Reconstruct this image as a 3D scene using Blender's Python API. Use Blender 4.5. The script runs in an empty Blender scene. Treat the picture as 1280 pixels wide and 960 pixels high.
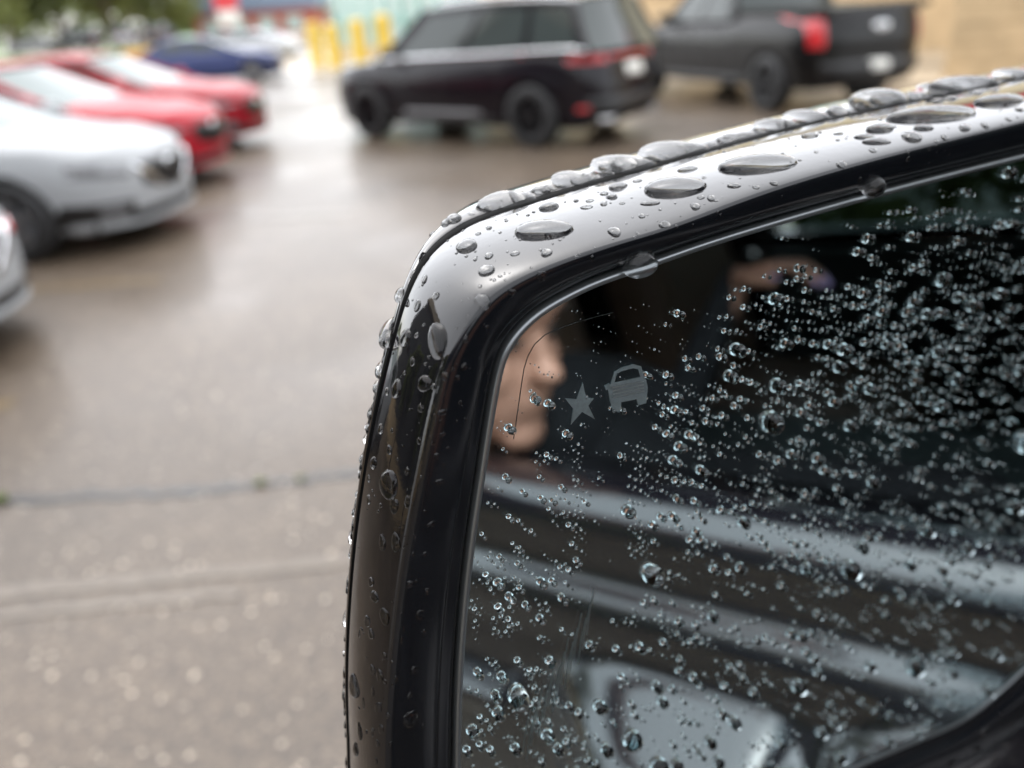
import bpy, bmesh, math, random
import numpy as np
from mathutils import Vector, Matrix, noise
from mathutils.bvhtree import BVHTree

R_ = math.radians
random.seed(7); rng = np.random.default_rng(7)
sc = bpy.context.scene
col = sc.collection

# ------------------------------------------------------------------ camera
F, CX, CY = 962.0, 640.0, 480.0            # pixels of the 1280 x 960 photograph
PITCH, ROLL, CAM_H = 26.0, 4.0, 1.65
_p, _r = R_(PITCH), R_(ROLL)
FWD = Vector((0, math.cos(_p), -math.sin(_p)))
_rt = Vector((1, 0, 0)); _up = _rt.cross(FWD)
RT = _rt * math.cos(_r) - _up * math.sin(_r)
UP = _rt * math.sin(_r) + _up * math.cos(_r)
EYE = Vector((0, 0, CAM_H))
cam_d = bpy.data.cameras.new('camera'); cam = bpy.data.objects.new('camera', cam_d); col.objects.link(cam)
m = Matrix((RT, UP, -FWD)).transposed().to_4x4(); m.translation = EYE
cam.matrix_world = m
cam_d.sensor_width = 36.0; cam_d.lens = F / 1280.0 * 36.0
cam_d.clip_start = 0.01; cam_d.clip_end = 3000
cam_d.dof.use_dof = True; cam_d.dof.focus_distance = 0.198; cam_d.dof.aperture_fstop = 6.2
sc.camera = cam

# ------------------------------------------------------------------ sky, sun, exposure
w = bpy.data.worlds.new('World'); sc.world = w; w.use_nodes = True
nt = w.node_tree; nt.nodes.clear()
out = nt.nodes.new('ShaderNodeOutputWorld'); bg = nt.nodes.new('ShaderNodeBackground')
sky = nt.nodes.new('ShaderNodeTexSky'); sky.sky_type = 'NISHITA'; sky.sun_disc = False
SUN_EL, SUN_AZ = 68.0, -25.0               # azimuth from +Y towards +X
sky.sun_elevation = R_(SUN_EL); sky.sun_rotation = R_(SUN_AZ)
sky.air_density = 1.0; sky.dust_density = 2.0; sky.ozone_density = 1.0
hsv = nt.nodes.new('ShaderNodeHueSaturation'); hsv.inputs['Saturation'].default_value = 0.2
nt.links.new(sky.outputs[0], hsv.inputs['Color'])
nt.links.new(hsv.outputs[0], bg.inputs[0]); bg.inputs[1].default_value = 0.15
nt.links.new(bg.outputs[0], out.inputs[0])
sun_d = bpy.data.lights.new('sun', 'SUN'); sun_d.energy = 0.5; sun_d.angle = R_(170); sun_d.color = (1, 0.97, 0.93)
sun = bpy.data.objects.new('sun', sun_d); col.objects.link(sun)
sd_ = Vector((math.sin(R_(SUN_AZ)) * math.cos(R_(SUN_EL)), math.cos(R_(SUN_AZ)) * math.cos(R_(SUN_EL)), math.sin(R_(SUN_EL))))
sun.rotation_euler = sd_.to_track_quat('Z', 'Y').to_euler(); sun.location = (0, 0, 30)
vs = sc.view_settings; vs.view_transform = 'Standard'; vs.look = 'None'; vs.gamma = 1; vs.use_curve_mapping = False
vs.exposure = 1.93
sc.cycles.use_denoising = True
sc.cycles.max_bounces = 16; sc.cycles.transmission_bounces = 10; sc.cycles.glossy_bounces = 8; sc.cycles.transparent_max_bounces = 16
sc.cycles.diffuse_bounces = 3; sc.cycles.blur_glossy = 0.3; sc.cycles.sample_clamp_indirect = 12

# ------------------------------------------------------------------ materials
def mat(name, color, rough=0.5, metal=0.0, coat=0.0, trans=0.0, ior=1.5, noise_amt=0.0, noise_scale=20.0, bump=0.0, bump_scale=200.0, coat_rough=0.02, rough_var=0.0):
    M = bpy.data.materials.new(name); M.use_nodes = True
    n = M.node_tree.nodes; l = M.node_tree.links; b = n['Principled BSDF']
    b.inputs['Base Color'].default_value = (*color, 1); b.inputs['Roughness'].default_value = rough
    b.inputs['Metallic'].default_value = metal; b.inputs['IOR'].default_value = ior
    b.inputs['Coat Weight'].default_value = coat; b.inputs['Coat Roughness'].default_value = coat_rough
    b.inputs['Transmission Weight'].default_value = trans
    if noise_amt or bump or rough_var:
        tc = n.new('ShaderNodeTexCoord'); tx = n.new('ShaderNodeTexNoise'); tx.inputs['Scale'].default_value = noise_scale
        tx.inputs['Detail'].default_value = 5
        l.new(tc.outputs['Object'], tx.inputs['Vector'])
        if noise_amt:
            mr = n.new('ShaderNodeMapRange'); mr.inputs['To Min'].default_value = 1 - noise_amt; mr.inputs['To Max'].default_value = 1 + noise_amt
            mx = n.new('ShaderNodeMix'); mx.data_type = 'RGBA'; mx.blend_type = 'MULTIPLY'; mx.inputs[0].default_value = 1
            mx.inputs[6].default_value = (*color, 1)
            l.new(tx.outputs['Fac'], mr.inputs['Value']); l.new(mr.outputs[0], mx.inputs[7]); l.new(mx.outputs[2], b.inputs['Base Color'])
        if rough_var:
            mr = n.new('ShaderNodeMapRange'); mr.inputs['To Min'].default_value = max(0, rough - rough_var); mr.inputs['To Max'].default_value = rough + rough_var
            l.new(tx.outputs['Fac'], mr.inputs['Value']); l.new(mr.outputs[0], b.inputs['Roughness'])
        if bump:
            t2 = n.new('ShaderNodeTexNoise'); t2.inputs['Scale'].default_value = bump_scale; t2.inputs['Detail'].default_value = 4
            l.new(tc.outputs['Object'], t2.inputs['Vector'])
            bp = n.new('ShaderNodeBump'); bp.inputs['Strength'].default_value = bump; bp.inputs['Distance'].default_value = 0.01
            l.new(t2.outputs['Fac'], bp.inputs['Height']); l.new(bp.outputs[0], b.inputs['Normal'])
    return M

def water_mat():
    M = mat('water', (0.985, 0.99, 0.99), 0.0, trans=1.0, ior=1.333)
    return M

def asphalt_mat():
    M = bpy.data.materials.new('wet_asphalt'); M.use_nodes = True
    n = M.node_tree.nodes; l = M.node_tree.links; b = n['Principled BSDF']
    tc = n.new('ShaderNodeTexCoord')
    vo = n.new('ShaderNodeTexVoronoi'); vo.inputs['Scale'].default_value = 75
    l.new(tc.outputs['Object'], vo.inputs['Vector'])
    cr = n.new('ShaderNodeValToRGB'); cr.color_ramp.interpolation = 'CONSTANT'
    sepc = n.new('ShaderNodeSeparateColor'); l.new(vo.outputs['Color'], sepc.inputs[0])
    l.new(sepc.outputs[0], cr.inputs[0])
    e = cr.color_ramp.elements; e[0].position = 0; e[0].color = (0.066, 0.049, 0.035, 1); e[1].position = 0.5; e[1].color = (0.090, 0.067, 0.047, 1)
    x = e.new(0.8); x.color = (0.118, 0.088, 0.061, 1); x = e.new(0.93); x.color = (0.15, 0.117, 0.085, 1); x = e.new(0.985); x.color = (0.42, 0.35, 0.27, 1)
    big = n.new('ShaderNodeTexNoise'); big.inputs['Scale'].default_value = 0.55; big.inputs['Detail'].default_value = 4
    l.new(tc.outputs['Object'], big.inputs['Vector'])
    mr = n.new('ShaderNodeMapRange'); mr.inputs['From Min'].default_value = 0.35; mr.inputs['From Max'].default_value = 0.65
    mr.inputs['To Min'].default_value = 0.8; mr.inputs['To Max'].default_value = 1.15
    l.new(big.outputs['Fac'], mr.inputs['Value'])
    mx = n.new('ShaderNodeMix'); mx.data_type = 'RGBA'; mx.blend_type = 'MULTIPLY'; mx.inputs[0].default_value = 1
    l.new(cr.outputs[0], mx.inputs[6]); l.new(mr.outputs[0], mx.inputs[7]); l.new(mx.outputs[2], b.inputs['Base Color'])
    # puddles: smooth where the water stands
    pn = n.new('ShaderNodeTexNoise'); pn.inputs['Scale'].default_value = 0.42; pn.inputs['Detail'].default_value = 3
    mp = n.new('ShaderNodeMapping'); mp.inputs['Location'].default_value = (3.1, 1.7, 0)
    l.new(tc.outputs['Object'], mp.inputs[0]); l.new(mp.outputs[0], pn.inputs['Vector'])
    pr = n.new('ShaderNodeMapRange'); pr.inputs['From Min'].default_value = 0.46; pr.inputs['From Max'].default_value = 0.60
    l.new(pn.outputs['Fac'], pr.inputs['Value'])
    rr = n.new('ShaderNodeMapRange'); rr.inputs['To Min'].default_value = 0.46; rr.inputs['To Max'].default_value = 0.30
    l.new(pr.outputs[0], rr.inputs['Value']); l.new(rr.outputs[0], b.inputs['Roughness'])
    bs = n.new('ShaderNodeMapRange'); bs.inputs['To Min'].default_value = 0.55; bs.inputs['To Max'].default_value = 0.12
    l.new(pr.outputs[0], bs.inputs['Value'])
    bp = n.new('ShaderNodeBump'); bp.inputs['Distance'].default_value = 0.004
    l.new(bs.outputs[0], bp.inputs['Strength']); l.new(vo.outputs['Distance'], bp.inputs['Height']); l.new(bp.outputs[0], b.inputs['Normal'])
    b.inputs['IOR'].default_value = 1.45
    b.inputs['Coat Weight'].default_value = 0.2; b.inputs['Coat Roughness'].default_value = 0.16; b.inputs['Coat IOR'].default_value = 1.33
    return M

PIANO = mat('gloss_black_plastic', (0.006, 0.006, 0.007), 0.045, coat=0.5, ior=1.5, rough_var=0.03, noise_scale=60, bump=0.012, bump_scale=260)
LIPM = mat('satin_black_plastic', (0.006, 0.007, 0.009), 0.16, ior=1.48, rough_var=0.06, noise_scale=90)
GAPM = mat('dark_gap', (0.004, 0.004, 0.004), 0.9, ior=1.2)
CAPM = mat('cap_black_paint', (0.008, 0.008, 0.009), 0.03, coat=1.0)
MIRM = mat('mirror_silver', (0.74, 0.865, 0.89), 0.0, metal=1.0)
WATER = water_mat()
CHROME_EDGE = mat('ground_glass_edge', (0.22, 0.24, 0.25), 0.3, metal=0.8)
ICON = mat('etched_icon', (0.17, 0.205, 0.215), 0.45, noise_amt=0.3, noise_scale=900)
ETCH = mat('etched_line', (0.03, 0.035, 0.035), 0.4)
HEAT = mat('heater_line', (0.55, 0.62, 0.62), 0.3, metal=1.0)
ASPH = asphalt_mat()
CONC = mat('wet_concrete', (0.40, 0.33, 0.245), 0.35, noise_amt=0.25, noise_scale=3, bump=0.2, bump_scale=60)
TAR = mat('tar_joint', (0.02, 0.019, 0.018), 0.25, bump=0.3, bump_scale=90)
WPAINT = mat('worn_white_paint', (0.110, 0.088, 0.066), 0.35, noise_amt=0.35, noise_scale=14)
YPAINT = mat('worn_yellow_paint', (0.125, 0.088, 0.045), 0.4, noise_amt=0.35, noise_scale=14)
OPAINT = mat('kerb_yellow_paint', (0.75, 0.42, 0.05), 0.5, noise_amt=0.15, noise_scale=5)
BOLL = mat('bollard_yellow', (0.62, 0.42, 0.035), 0.35, noise_amt=0.1, noise_scale=6)
TEAL = mat('teal_painted_steel', (0.25, 0.48, 0.43), 0.4, noise_amt=0.1)
GLASSD = mat('tinted_glass', (0.012, 0.016, 0.016), 0.05, ior=1.36)
GLASSW = mat('windscreen_glass', (0.12, 0.15, 0.145), 0.08, ior=1.28)
SHOPG = mat('shop_glass', (0.42, 0.52, 0.49), 0.08, coat=0.4, noise_amt=0.3, noise_scale=0.5)
CREAM = mat('cream_stucco', (0.78, 0.68, 0.46), 0.85, noise_amt=0.08, noise_scale=2, bump=0.2, bump_scale=40)
STONE = mat('tan_split_stone', (0.52, 0.38, 0.22), 0.8, noise_amt=0.35, noise_scale=2.2, bump=0.6, bump_scale=9)
BRICKR = mat('red_brick', (0.36, 0.10, 0.07), 0.8, noise_amt=0.2)
BLUEGR = mat('blue_grey_roof', (0.18, 0.24, 0.33), 0.6)
WHITEP = mat('white_car_paint', (0.33, 0.34, 0.35), 0.4, coat=0.0, ior=1.22, noise_amt=0.03)
REDP = mat('red_car_paint', (0.28, 0.010, 0.018), 0.35, coat=0.0, ior=1.27, noise_amt=0.06)
REDP2 = mat('red_car_paint_bright', (0.33, 0.012, 0.022), 0.35, coat=0.0, ior=1.27, noise_amt=0.06)
BLUEP = mat('blue_car_paint', (0.045, 0.06, 0.16), 0.3, coat=0.2, ior=1.3)
BLACKP = mat('black_car_paint', (0.010, 0.009, 0.012), 0.18, coat=1.0, ior=1.8)
GLASSC = mat('car_side_glass', (0.045, 0.055, 0.053), 0.06, ior=1.5)
GREYP = mat('dark_grey_paint', (0.007, 0.0065, 0.0065), 0.22, coat=0.15, ior=1.33)
SUVP = mat('suv_black_paint', (0.008, 0.006, 0.009), 0.18, coat=0.15, ior=1.33)
SILVP = mat('silver_paint', (0.42, 0.43, 0.45), 0.25, metal=0.3, coat=1.0)
TYRE = mat('tyre_rubber', (0.018, 0.018, 0.019), 0.55, bump=0.2)
RIMD = mat('dark_rim', (0.02, 0.02, 0.022), 0.3, metal=0.5)
RIMS = mat('silver_rim', (0.28, 0.28, 0.29), 0.35, metal=0.8)
TRIM = mat('black_trim', (0.012, 0.012, 0.013), 0.35)
CHROME = mat('chrome', (0.72, 0.73, 0.75), 0.12, metal=1.0)
LAMPR = mat('red_lamp', (0.55, 0.02, 0.025), 0.15, coat=1.0)
LAMPW = mat('clear_lamp', (0.10, 0.10, 0.105), 0.12, coat=1.0)
PLATE = mat('number_plate', (0.74, 0.73, 0.68), 0.4, noise_amt=0.1, noise_scale=18)
EMBL = mat('emblem_oval', (0.16, 0.16, 0.17), 0.25, metal=0.6)
SKIN = mat('skin', (0.47, 0.25, 0.175), 0.5, noise_amt=0.12, noise_scale=14)
CLOTH = mat('dark_cloth', (0.012, 0.013, 0.016), 0.9, noise_amt=0.2, noise_scale=40)
HAIR = mat('dark_hair', (0.018, 0.011, 0.008), 0.5, bump=0.4, bump_scale=120)
NAIL = mat('lilac_nail', (0.50, 0.40, 0.74), 0.15, coat=1.0)
PHONEM = mat('phone_black', (0.01, 0.01, 0.011), 0.15, coat=0.6)
CASEM = mat('phone_case_tan', (0.42, 0.33, 0.24), 0.5)
INTER = mat('cabin_dark', (0.022, 0.032, 0.034), 0.6, noise_amt=0.15)
LEATH = mat('brown_leather', (0.085, 0.052, 0.036), 0.45, noise_amt=0.2, noise_scale=25)
REDTR = mat('red_cabin_trim', (0.10, 0.01, 0.012), 0.5)
BARK = mat('bark', (0.09, 0.065, 0.045), 0.85, noise_amt=0.3, noise_scale=8)
def leaf_mat(name, color):
    M = mat(name, color, 0.55, noise_amt=0.5, noise_scale=0.9); n = M.node_tree.nodes; l = M.node_tree.links
    b_ = n['Principled BSDF']; o_ = n['Material Output']; t_ = n.new('ShaderNodeBsdfTranslucent'); t_.inputs[0].default_value = (color[0] * 1.5, color[1] * 1.4, color[2], 1)
    x_ = n.new('ShaderNodeMixShader'); x_.inputs[0].default_value = .45; l.new(b_.outputs[0], x_.inputs[1]); l.new(t_.outputs[0], x_.inputs[2]); l.new(x_.outputs[0], o_.inputs[0])
    return M
LEAF = leaf_mat('leaf_green', (0.19, 0.215, 0.075)); LEAFD = leaf_mat('leaf_dark', (0.12, 0.145, 0.055))
GRASS = mat('grass', (0.10, 0.19, 0.035), 0.7, noise_amt=0.3, noise_scale=0.8)
WEED = mat('weed_green', (0.15, 0.20, 0.05), 0.6)
SIGNR = mat('sign_red', (0.6, 0.04, 0.05), 0.4)
DARKC = mat('dark_cladding', (0.05, 0.052, 0.05), 0.7, noise_amt=0.2)
TANC = mat('tan_eaves', (0.42, 0.35, 0.26), 0.7)
STEEL = mat('grey_steel', (0.25, 0.25, 0.26), 0.4, metal=0.6)

# ------------------------------------------------------------------ helpers
def link(o, parent=None):
    col.objects.link(o)
    if parent is not None: o.parent = parent
    return o
def mesh_obj(name, verts, faces, material, parent=None, smooth=False):
    me = bpy.data.meshes.new(name); me.from_pydata([tuple(v) for v in verts], [], [tuple(f) for f in faces]); me.update()
    if smooth: me.polygons.foreach_set('use_smooth', [True] * len(me.polygons))
    if material is not None: me.materials.append(material)
    return link(bpy.data.objects.new(name, me), parent)
def tag(o, label=None, cat=None, group=None, kind=None):
    if label: o['label'] = label
    if cat: o['category'] = cat
    if group: o['group'] = group
    if kind: o['kind'] = kind
    return o
def empty(name, loc=(0, 0, 0), rz=0.0):
    o = bpy.data.objects.new(name, None); o.location = loc; o.rotation_euler = (0, 0, rz); o.empty_display_size = 0.1
    return link(o)
def fix_normals(o):
    bm = bmesh.new(); bm.from_mesh(o.data); bmesh.ops.recalc_face_normals(bm, faces=bm.faces[:]); bm.to_mesh(o.data); bm.free()
def box_data(x0, x1, y0, y1, z0, z1):
    v = [(x0, y0, z0), (x1, y0, z0), (x1, y1, z0), (x0, y1, z0), (x0, y0, z1), (x1, y0, z1), (x1, y1, z1), (x0, y1, z1)]
    f = [(0, 3, 2, 1), (4, 5, 6, 7), (0, 1, 5, 4), (1, 2, 6, 5), (2, 3, 7, 6), (3, 0, 4, 7)]
    return v, f
def box(name, b, material, parent=None, bevel=0.0):
    v, f = box_data(*b); o = mesh_obj(name, v, f, material, parent)
    if bevel:
        bm = bmesh.new(); bm.from_mesh(o.data)
        bmesh.ops.bevel(bm, geom=bm.edges[:], offset=bevel, segments=2, affect='EDGES', profile=0.6)
        bm.to_mesh(o.data); bm.free()
    return o
def loft(rings, closed=True, cap0=False, cap1=False):
    n = len(rings[0]); V = [p for r in rings for p in r]; Fc = []
    for i in range(len(rings) - 1):
        for j in range(n if closed else n - 1):
            k = (j + 1) % n; Fc.append((i * n + j, i * n + k, (i + 1) * n + k, (i + 1) * n + j))
    if cap0: Fc.append(tuple(range(n))[::-1])
    if cap1: Fc.append(tuple((len(rings) - 1) * n + j for j in range(n)))
    return V, Fc
def tube_data(pts, rad, n=10, cap=True):
    pts = [Vector(p) for p in pts]
    if not hasattr(rad, '__len__'): rad = [rad] * len(pts)
    rings = []; ref = None
    for i, p in enumerate(pts):
        t = (pts[min(i + 1, len(pts) - 1)] - pts[max(i - 1, 0)]).normalized()
        if ref is None: ref = t.orthogonal().normalized()
        a = (ref - t * ref.dot(t)); a = a.normalized() if a.length > 1e-6 else t.orthogonal().normalized(); ref = a
        b = t.cross(a)
        rings.append([p + (a * math.cos(2 * math.pi * k / n) + b * math.sin(2 * math.pi * k / n)) * rad[i] for k in range(n)])
    return loft(rings, True, cap, cap)
def tube(name, pts, rad, material, parent=None, n=10):
    v, f = tube_data(pts, rad, n); return mesh_obj(name, v, f, material, parent, True)
def lathe_data(prof, n=32, axis='Y'):
    rings = []
    for k in range(n):
        a = 2 * math.pi * k / n
        if axis == 'Y': rings.append([(r * math.cos(a), y, r * math.sin(a)) for r, y in prof])
        else: rings.append([(r * math.cos(a), r * math.sin(a), y) for r, y in prof])
    rings.append(rings[0])
    V = [p for r in rings[:-1] for p in r]; m_ = len(prof); Fc = []
    for k in range(n):
        k2 = (k + 1) % n
        for j in range(m_ - 1): Fc.append((k * m_ + j, k * m_ + j + 1, k2 * m_ + j + 1, k2 * m_ + j))
    return V, Fc
def pray(x, y):
    return (RT * ((x - CX) / F) - UP * ((y - CY) / F) + FWD).normalized()
def on_ground(x, y, z=0.0):
    d = pray(x, y); return EYE + d * ((z - EYE.z) / d.z)

# ================================================================== SETTING
g = mesh_obj('parking_lot_ground', [(-900, -900, 0), (900, -900, 0), (900, 900, 0), (-900, 900, 0)], [(0, 1, 2, 3)], ASPH); tag(g, kind='structure')

def ribbon(name, pts, width, z, material, jitter=0.0, parent=None):
    P = [Vector((p[0], p[1], 0)) for p in pts]; V = []; Fc = []
    for i, p in enumerate(P):
        t = (P[min(i + 1, len(P) - 1)] - P[max(i - 1, 0)]).normalized(); s = Vector((-t.y, t.x, 0))
        wl = width / 2 * (1 + jitter * random.uniform(-1, 1)); wr = width / 2 * (1 + jitter * random.uniform(-1, 1))
        V += [(p + s * wl) + Vector((0, 0, z)), (p - s * wr) + Vector((0, 0, z))]
        if i: k = 2 * i; Fc.append((k - 2, k - 1, k + 1, k))
    return mesh_obj(name, V, Fc, material, parent)
def lerp_pts(a, b, n, wob=0.0):
    a, b = Vector((a[0], a[1], 0)), Vector((b[0], b[1], 0))
    return [a.lerp(b, i / (n - 1)) + Vector((random.uniform(-wob, wob), random.uniform(-wob, wob), 0)) for i in range(n)]
# tar-filled joint running across the lot, worn paint lines and pale patches
ja, jb, jc = on_ground(-260, 640), on_ground(240, 615), on_ground(480, 588)
jpts = [ja.lerp(jb, t) for t in np.linspace(0, 1, 24)] + [jb.lerp(jc, t) for t in np.linspace(0.05, 1, 20)] + [jc + (jc - jb) * t for t in np.linspace(0.1, 3, 20)]
jpts = [p + Vector((0, random.uniform(-.012, .012), 0)) for p in jpts]
tag(ribbon('pavement_joint', jpts, 0.055, 0.004, TAR, 0.35), kind='structure')
a, b = on_ground(-60, 748), on_ground(470, 698)
tag(ribbon('ground_stripe', lerp_pts(a, b, 40, .004), 0.055, 0.004, WPAINT, 0.3), kind='structure')
a, b = on_ground(-60, 775), on_ground(300, 741)
tag(ribbon('ground_stripe', lerp_pts(a, b, 30, .004), 0.045, 0.004, WPAINT, 0.4), kind='structure')
for ym in (3.55, 5.55, 8.45, 11.0, 13.6):
    tag(ribbon('ground_stripe', lerp_pts((-8.6, ym), (-2.55, ym), 40, .006), 0.11, 0.004, YPAINT, 0.25), kind='structure')
a, b = on_ground(318, 272), on_ground(440, 266)
tag(ribbon('ground_stripe', lerp_pts(a, b, 14, .006), 0.22, 0.004, WPAINT, 0.2), kind='structure')  # pale patch laid flat on the lot, in the lines' white colour
a, b = on_ground(338, 152), on_ground(425, 150)
tag(ribbon('ground_stripe', lerp_pts(a, b, 14, .01), 0.5, 0.004, WPAINT, 0.2), kind='structure')  # wider pale patch farther off, same white colour

# ---- pavement in front of the shop with a kerb
def slab(name, poly, z0, z1, material, kind='structure'):
    n = len(poly); V = [(x, y, z0) for x, y in poly] + [(x, y, z1) for x, y in poly]
    Fc = [tuple(range(n, 2 * n))] + [(i, (i + 1) % n, n + (i + 1) % n, n + i) for i in range(n)]
    o = mesh_obj(name, V, Fc, material); fix_normals(o); tag(o, kind=kind); return o
A_, B_ = Vector((13.5, 15.5, 0)), Vector((-7.4, 40.5, 0))            # facade line
ft = (B_ - A_).normalized(); fn = Vector((-ft.y, ft.x, 0)); 
if fn.y > 0: fn = -fn                                                # towards the car park
pv = lambda s, d: ((A_ + ft * s + fn * d).x, (A_ + ft * s + fn * d).y)
FL = (B_ - A_).length
slab('pavement', [pv(-9, 0.05), pv(FL + 2, 0.05), pv(FL + 2, 2.6), pv(-9, 2.6)], -0.1, 0.13, CONC)
slab('concrete_apron', [pv(-9, 2.62), pv(FL + 6, 2.62), pv(FL + 6, 5.6), pv(-9, 5.6)], -0.1, 0.012, CONC)

# grass verge and painted kerb far left, with a slightly higher road beyond
slab('grass_verge', [(-160, 64), (-27.5, 64), (-30, 74), (-160, 74)], -0.1, 0.55, GRASS)
slab('yellow_kerb', [(-27.4, 63.6), (-22, 63.6), (-23, 65.2), (-27.4, 65.2)], -0.1, 0.62, OPAINT)
slab('far_road', [(-300, 74.1), (60, 74.1), (60, 100), (-300, 100)], -0.1, 0.6, CONC)
slab('grass_bank', [(-300, 100.1), (120, 100.1), (120, 260), (-300, 260)], -0.1, 0.8, GRASS)

# ---- shop building: facade with stone base, cream upper wall, teal glazed bay
bld = empty('shop_building', A_); tag(bld, 'cream and tan stone shop with teal framed glass front behind the parked vehicles', 'building')
bl = lambda p: p - A_
def facade(name, s0, s1, z0, z1, d0, d1, material):
    V = []
    for s in (s0, s1):
        for d in (d0, d1):
            for z in (z0, z1):
                p = ft * s + fn * d; V.append((p.x, p.y, z))
    Fc = [(0, 1, 3, 2), (4, 6, 7, 5), (0, 4, 5, 1), (2, 3, 7, 6), (1, 5, 7, 3), (0, 2, 6, 4)]
    o = mesh_obj(name, V, Fc, material, bld); fix_normals(o); return o
GL0 = 21.5                                                            # glazed bay starts here
facade('upper_wall', -9, GL0, 1.75, 6.4, -0.3, 0.0, CREAM)
facade('lower_wall', -9, GL0, 0.1, 1.75, -0.3, 0.0, STONE)
facade('stone_ledge', -9, GL0, 1.75, 1.87, 0.0, 0.09, CONC)
facade('roof_slab', GL0 + .01, FL + .3, 5.2, 5.45, -14, 0.35, BLUEGR); facade('roof_slab', -9.3, GL0, 6.4, 6.65, -14, 0.35, CONC)
facade('added_red_board', 2.2, 5.0, 6.7, 8.3, -.3, -.1, SIGNR)  # unseen red board added above the view so the top rim reflects red
facade('side_wall', FL - .3, FL, 0.1, 5.2, -14, -0.31, CREAM)
for s0 in (7.0, 12.2, 17.2):
    f = facade('window', s0, s0 + 1.9, 1.95, 3.9, 0.002, 0.03, SHOPG)
    for q in (s0 - .07, s0 + .92, s0 + 1.9):
        o = facade('window_frame', q, q + .07, 1.9, 3.95, 0.032, 0.075, TEAL)
facade('glass_wall', GL0, FL - .3, 0.5, 4.6, -0.12, -0.08, SHOPG)
facade('sill_wall', GL0, FL - .3, 0.1, 0.5, -0.3, 0.0, STONE)
facade('fascia', GL0, FL - .3, 4.6, 5.2, -0.3, 0.02, TEAL)
s = GL0
while s < FL - .2:
    facade('mullion', s, s + .16, 0.5, 4.6, -0.079, 0.05, TEAL); s += 1.25
for z in (1.5, 3.1): facade('transom', GL0, FL - .3, z, z + .09, -0.079, 0.03, TEAL)

# ---- near stone wall at the right, beyond the grey pickup
wl = empty('stone_wall', (0, 0, 0)); tag(wl, 'tan rough stone wall at the right edge beyond the grey pickup', 'wall')
wa, wb_ = Vector((8.1, 14.6, 0)), Vector((19.0, 9.0, 0)); wt = (wb_ - wa).normalized(); wn = Vector((wt.y, -wt.x, 0))
if wn.y > 0: wn = -wn
def wallbox(name, s0, s1, z0, z1, d0, d1, material):
    V = []
    for s in (s0, s1):
        for d in (d0, d1):
            for z in (z0, z1):
                p = wa + wt * s + wn * d; V.append((p.x, p.y, z))
    Fc = [(0, 1, 3, 2), (4, 6, 7, 5), (0, 4, 5, 1), (2, 3, 7, 6), (1, 5, 7, 3), (0, 2, 6, 4)]
    o = mesh_obj(name, V, Fc, material, wl); fix_normals(o); return o
wallbox('wall_core', 0, 12, -0.1, 3.0, -0.4, -0.03, STONE)
wallbox('coping', -0.08, 12, 3.0, 3.14, -0.46, 0.06, CONC)
blk = None; bh, bw = 0.3, 0.62
for r in range(10):
    z0 = r * bh; s = 0.0 if r % 2 == 0 else -bw / 2
    while s < 11.8:
        s0 = max(s, 0.0); s1 = min(s + bw, 12)
        d1 = random.uniform(-0.008, 0.012)
        wallbox('stone', s0 + .006, s1 - .006, z0 + .006, z0 + bh - .006, -0.029, d1, STONE)
        s += bw

# ---- yellow bollards in front of the glazed bay
def bollard(px, py, h, label):
    p = on_ground(px, py); e = empty('bollard', (p.x, p.y, 0)); tag(e, label, 'bollard', 'yellow bollards by the glazed bay')
    prof = [(0.0, h), (0.14, h - .01), (0.24, h - .07), (0.27, h - .16), (0.27, 0.06), (0.28, 0.05), (0.28, 0)]
    v, f = lathe_data(prof, 24, 'Z'); mesh_obj('sleeve', v, f, BOLL, e, True)
    v, f = lathe_data([(0.0, .05), (0.40, .05), (0.42, .02), (0.42, 0)], 24, 'Z'); mesh_obj('base_collar', v, f, CONC, e, True)
bollard(399, 84, 1.65, 'leftmost yellow bollard before the teal glass front')
bollard(421, 86, 1.55, 'second yellow bollard from the left, close beside the leftmost one')
bollard(453, 88, 1.65, 'middle yellow bollard of the five before the teal glass front')
bollard(485, 86, 1.75, 'yellow bollard just left of the black SUV windscreen')
bollard(513, 66, 1.5, 'farthest yellow bollard, small and above the black SUV bonnet')

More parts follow.
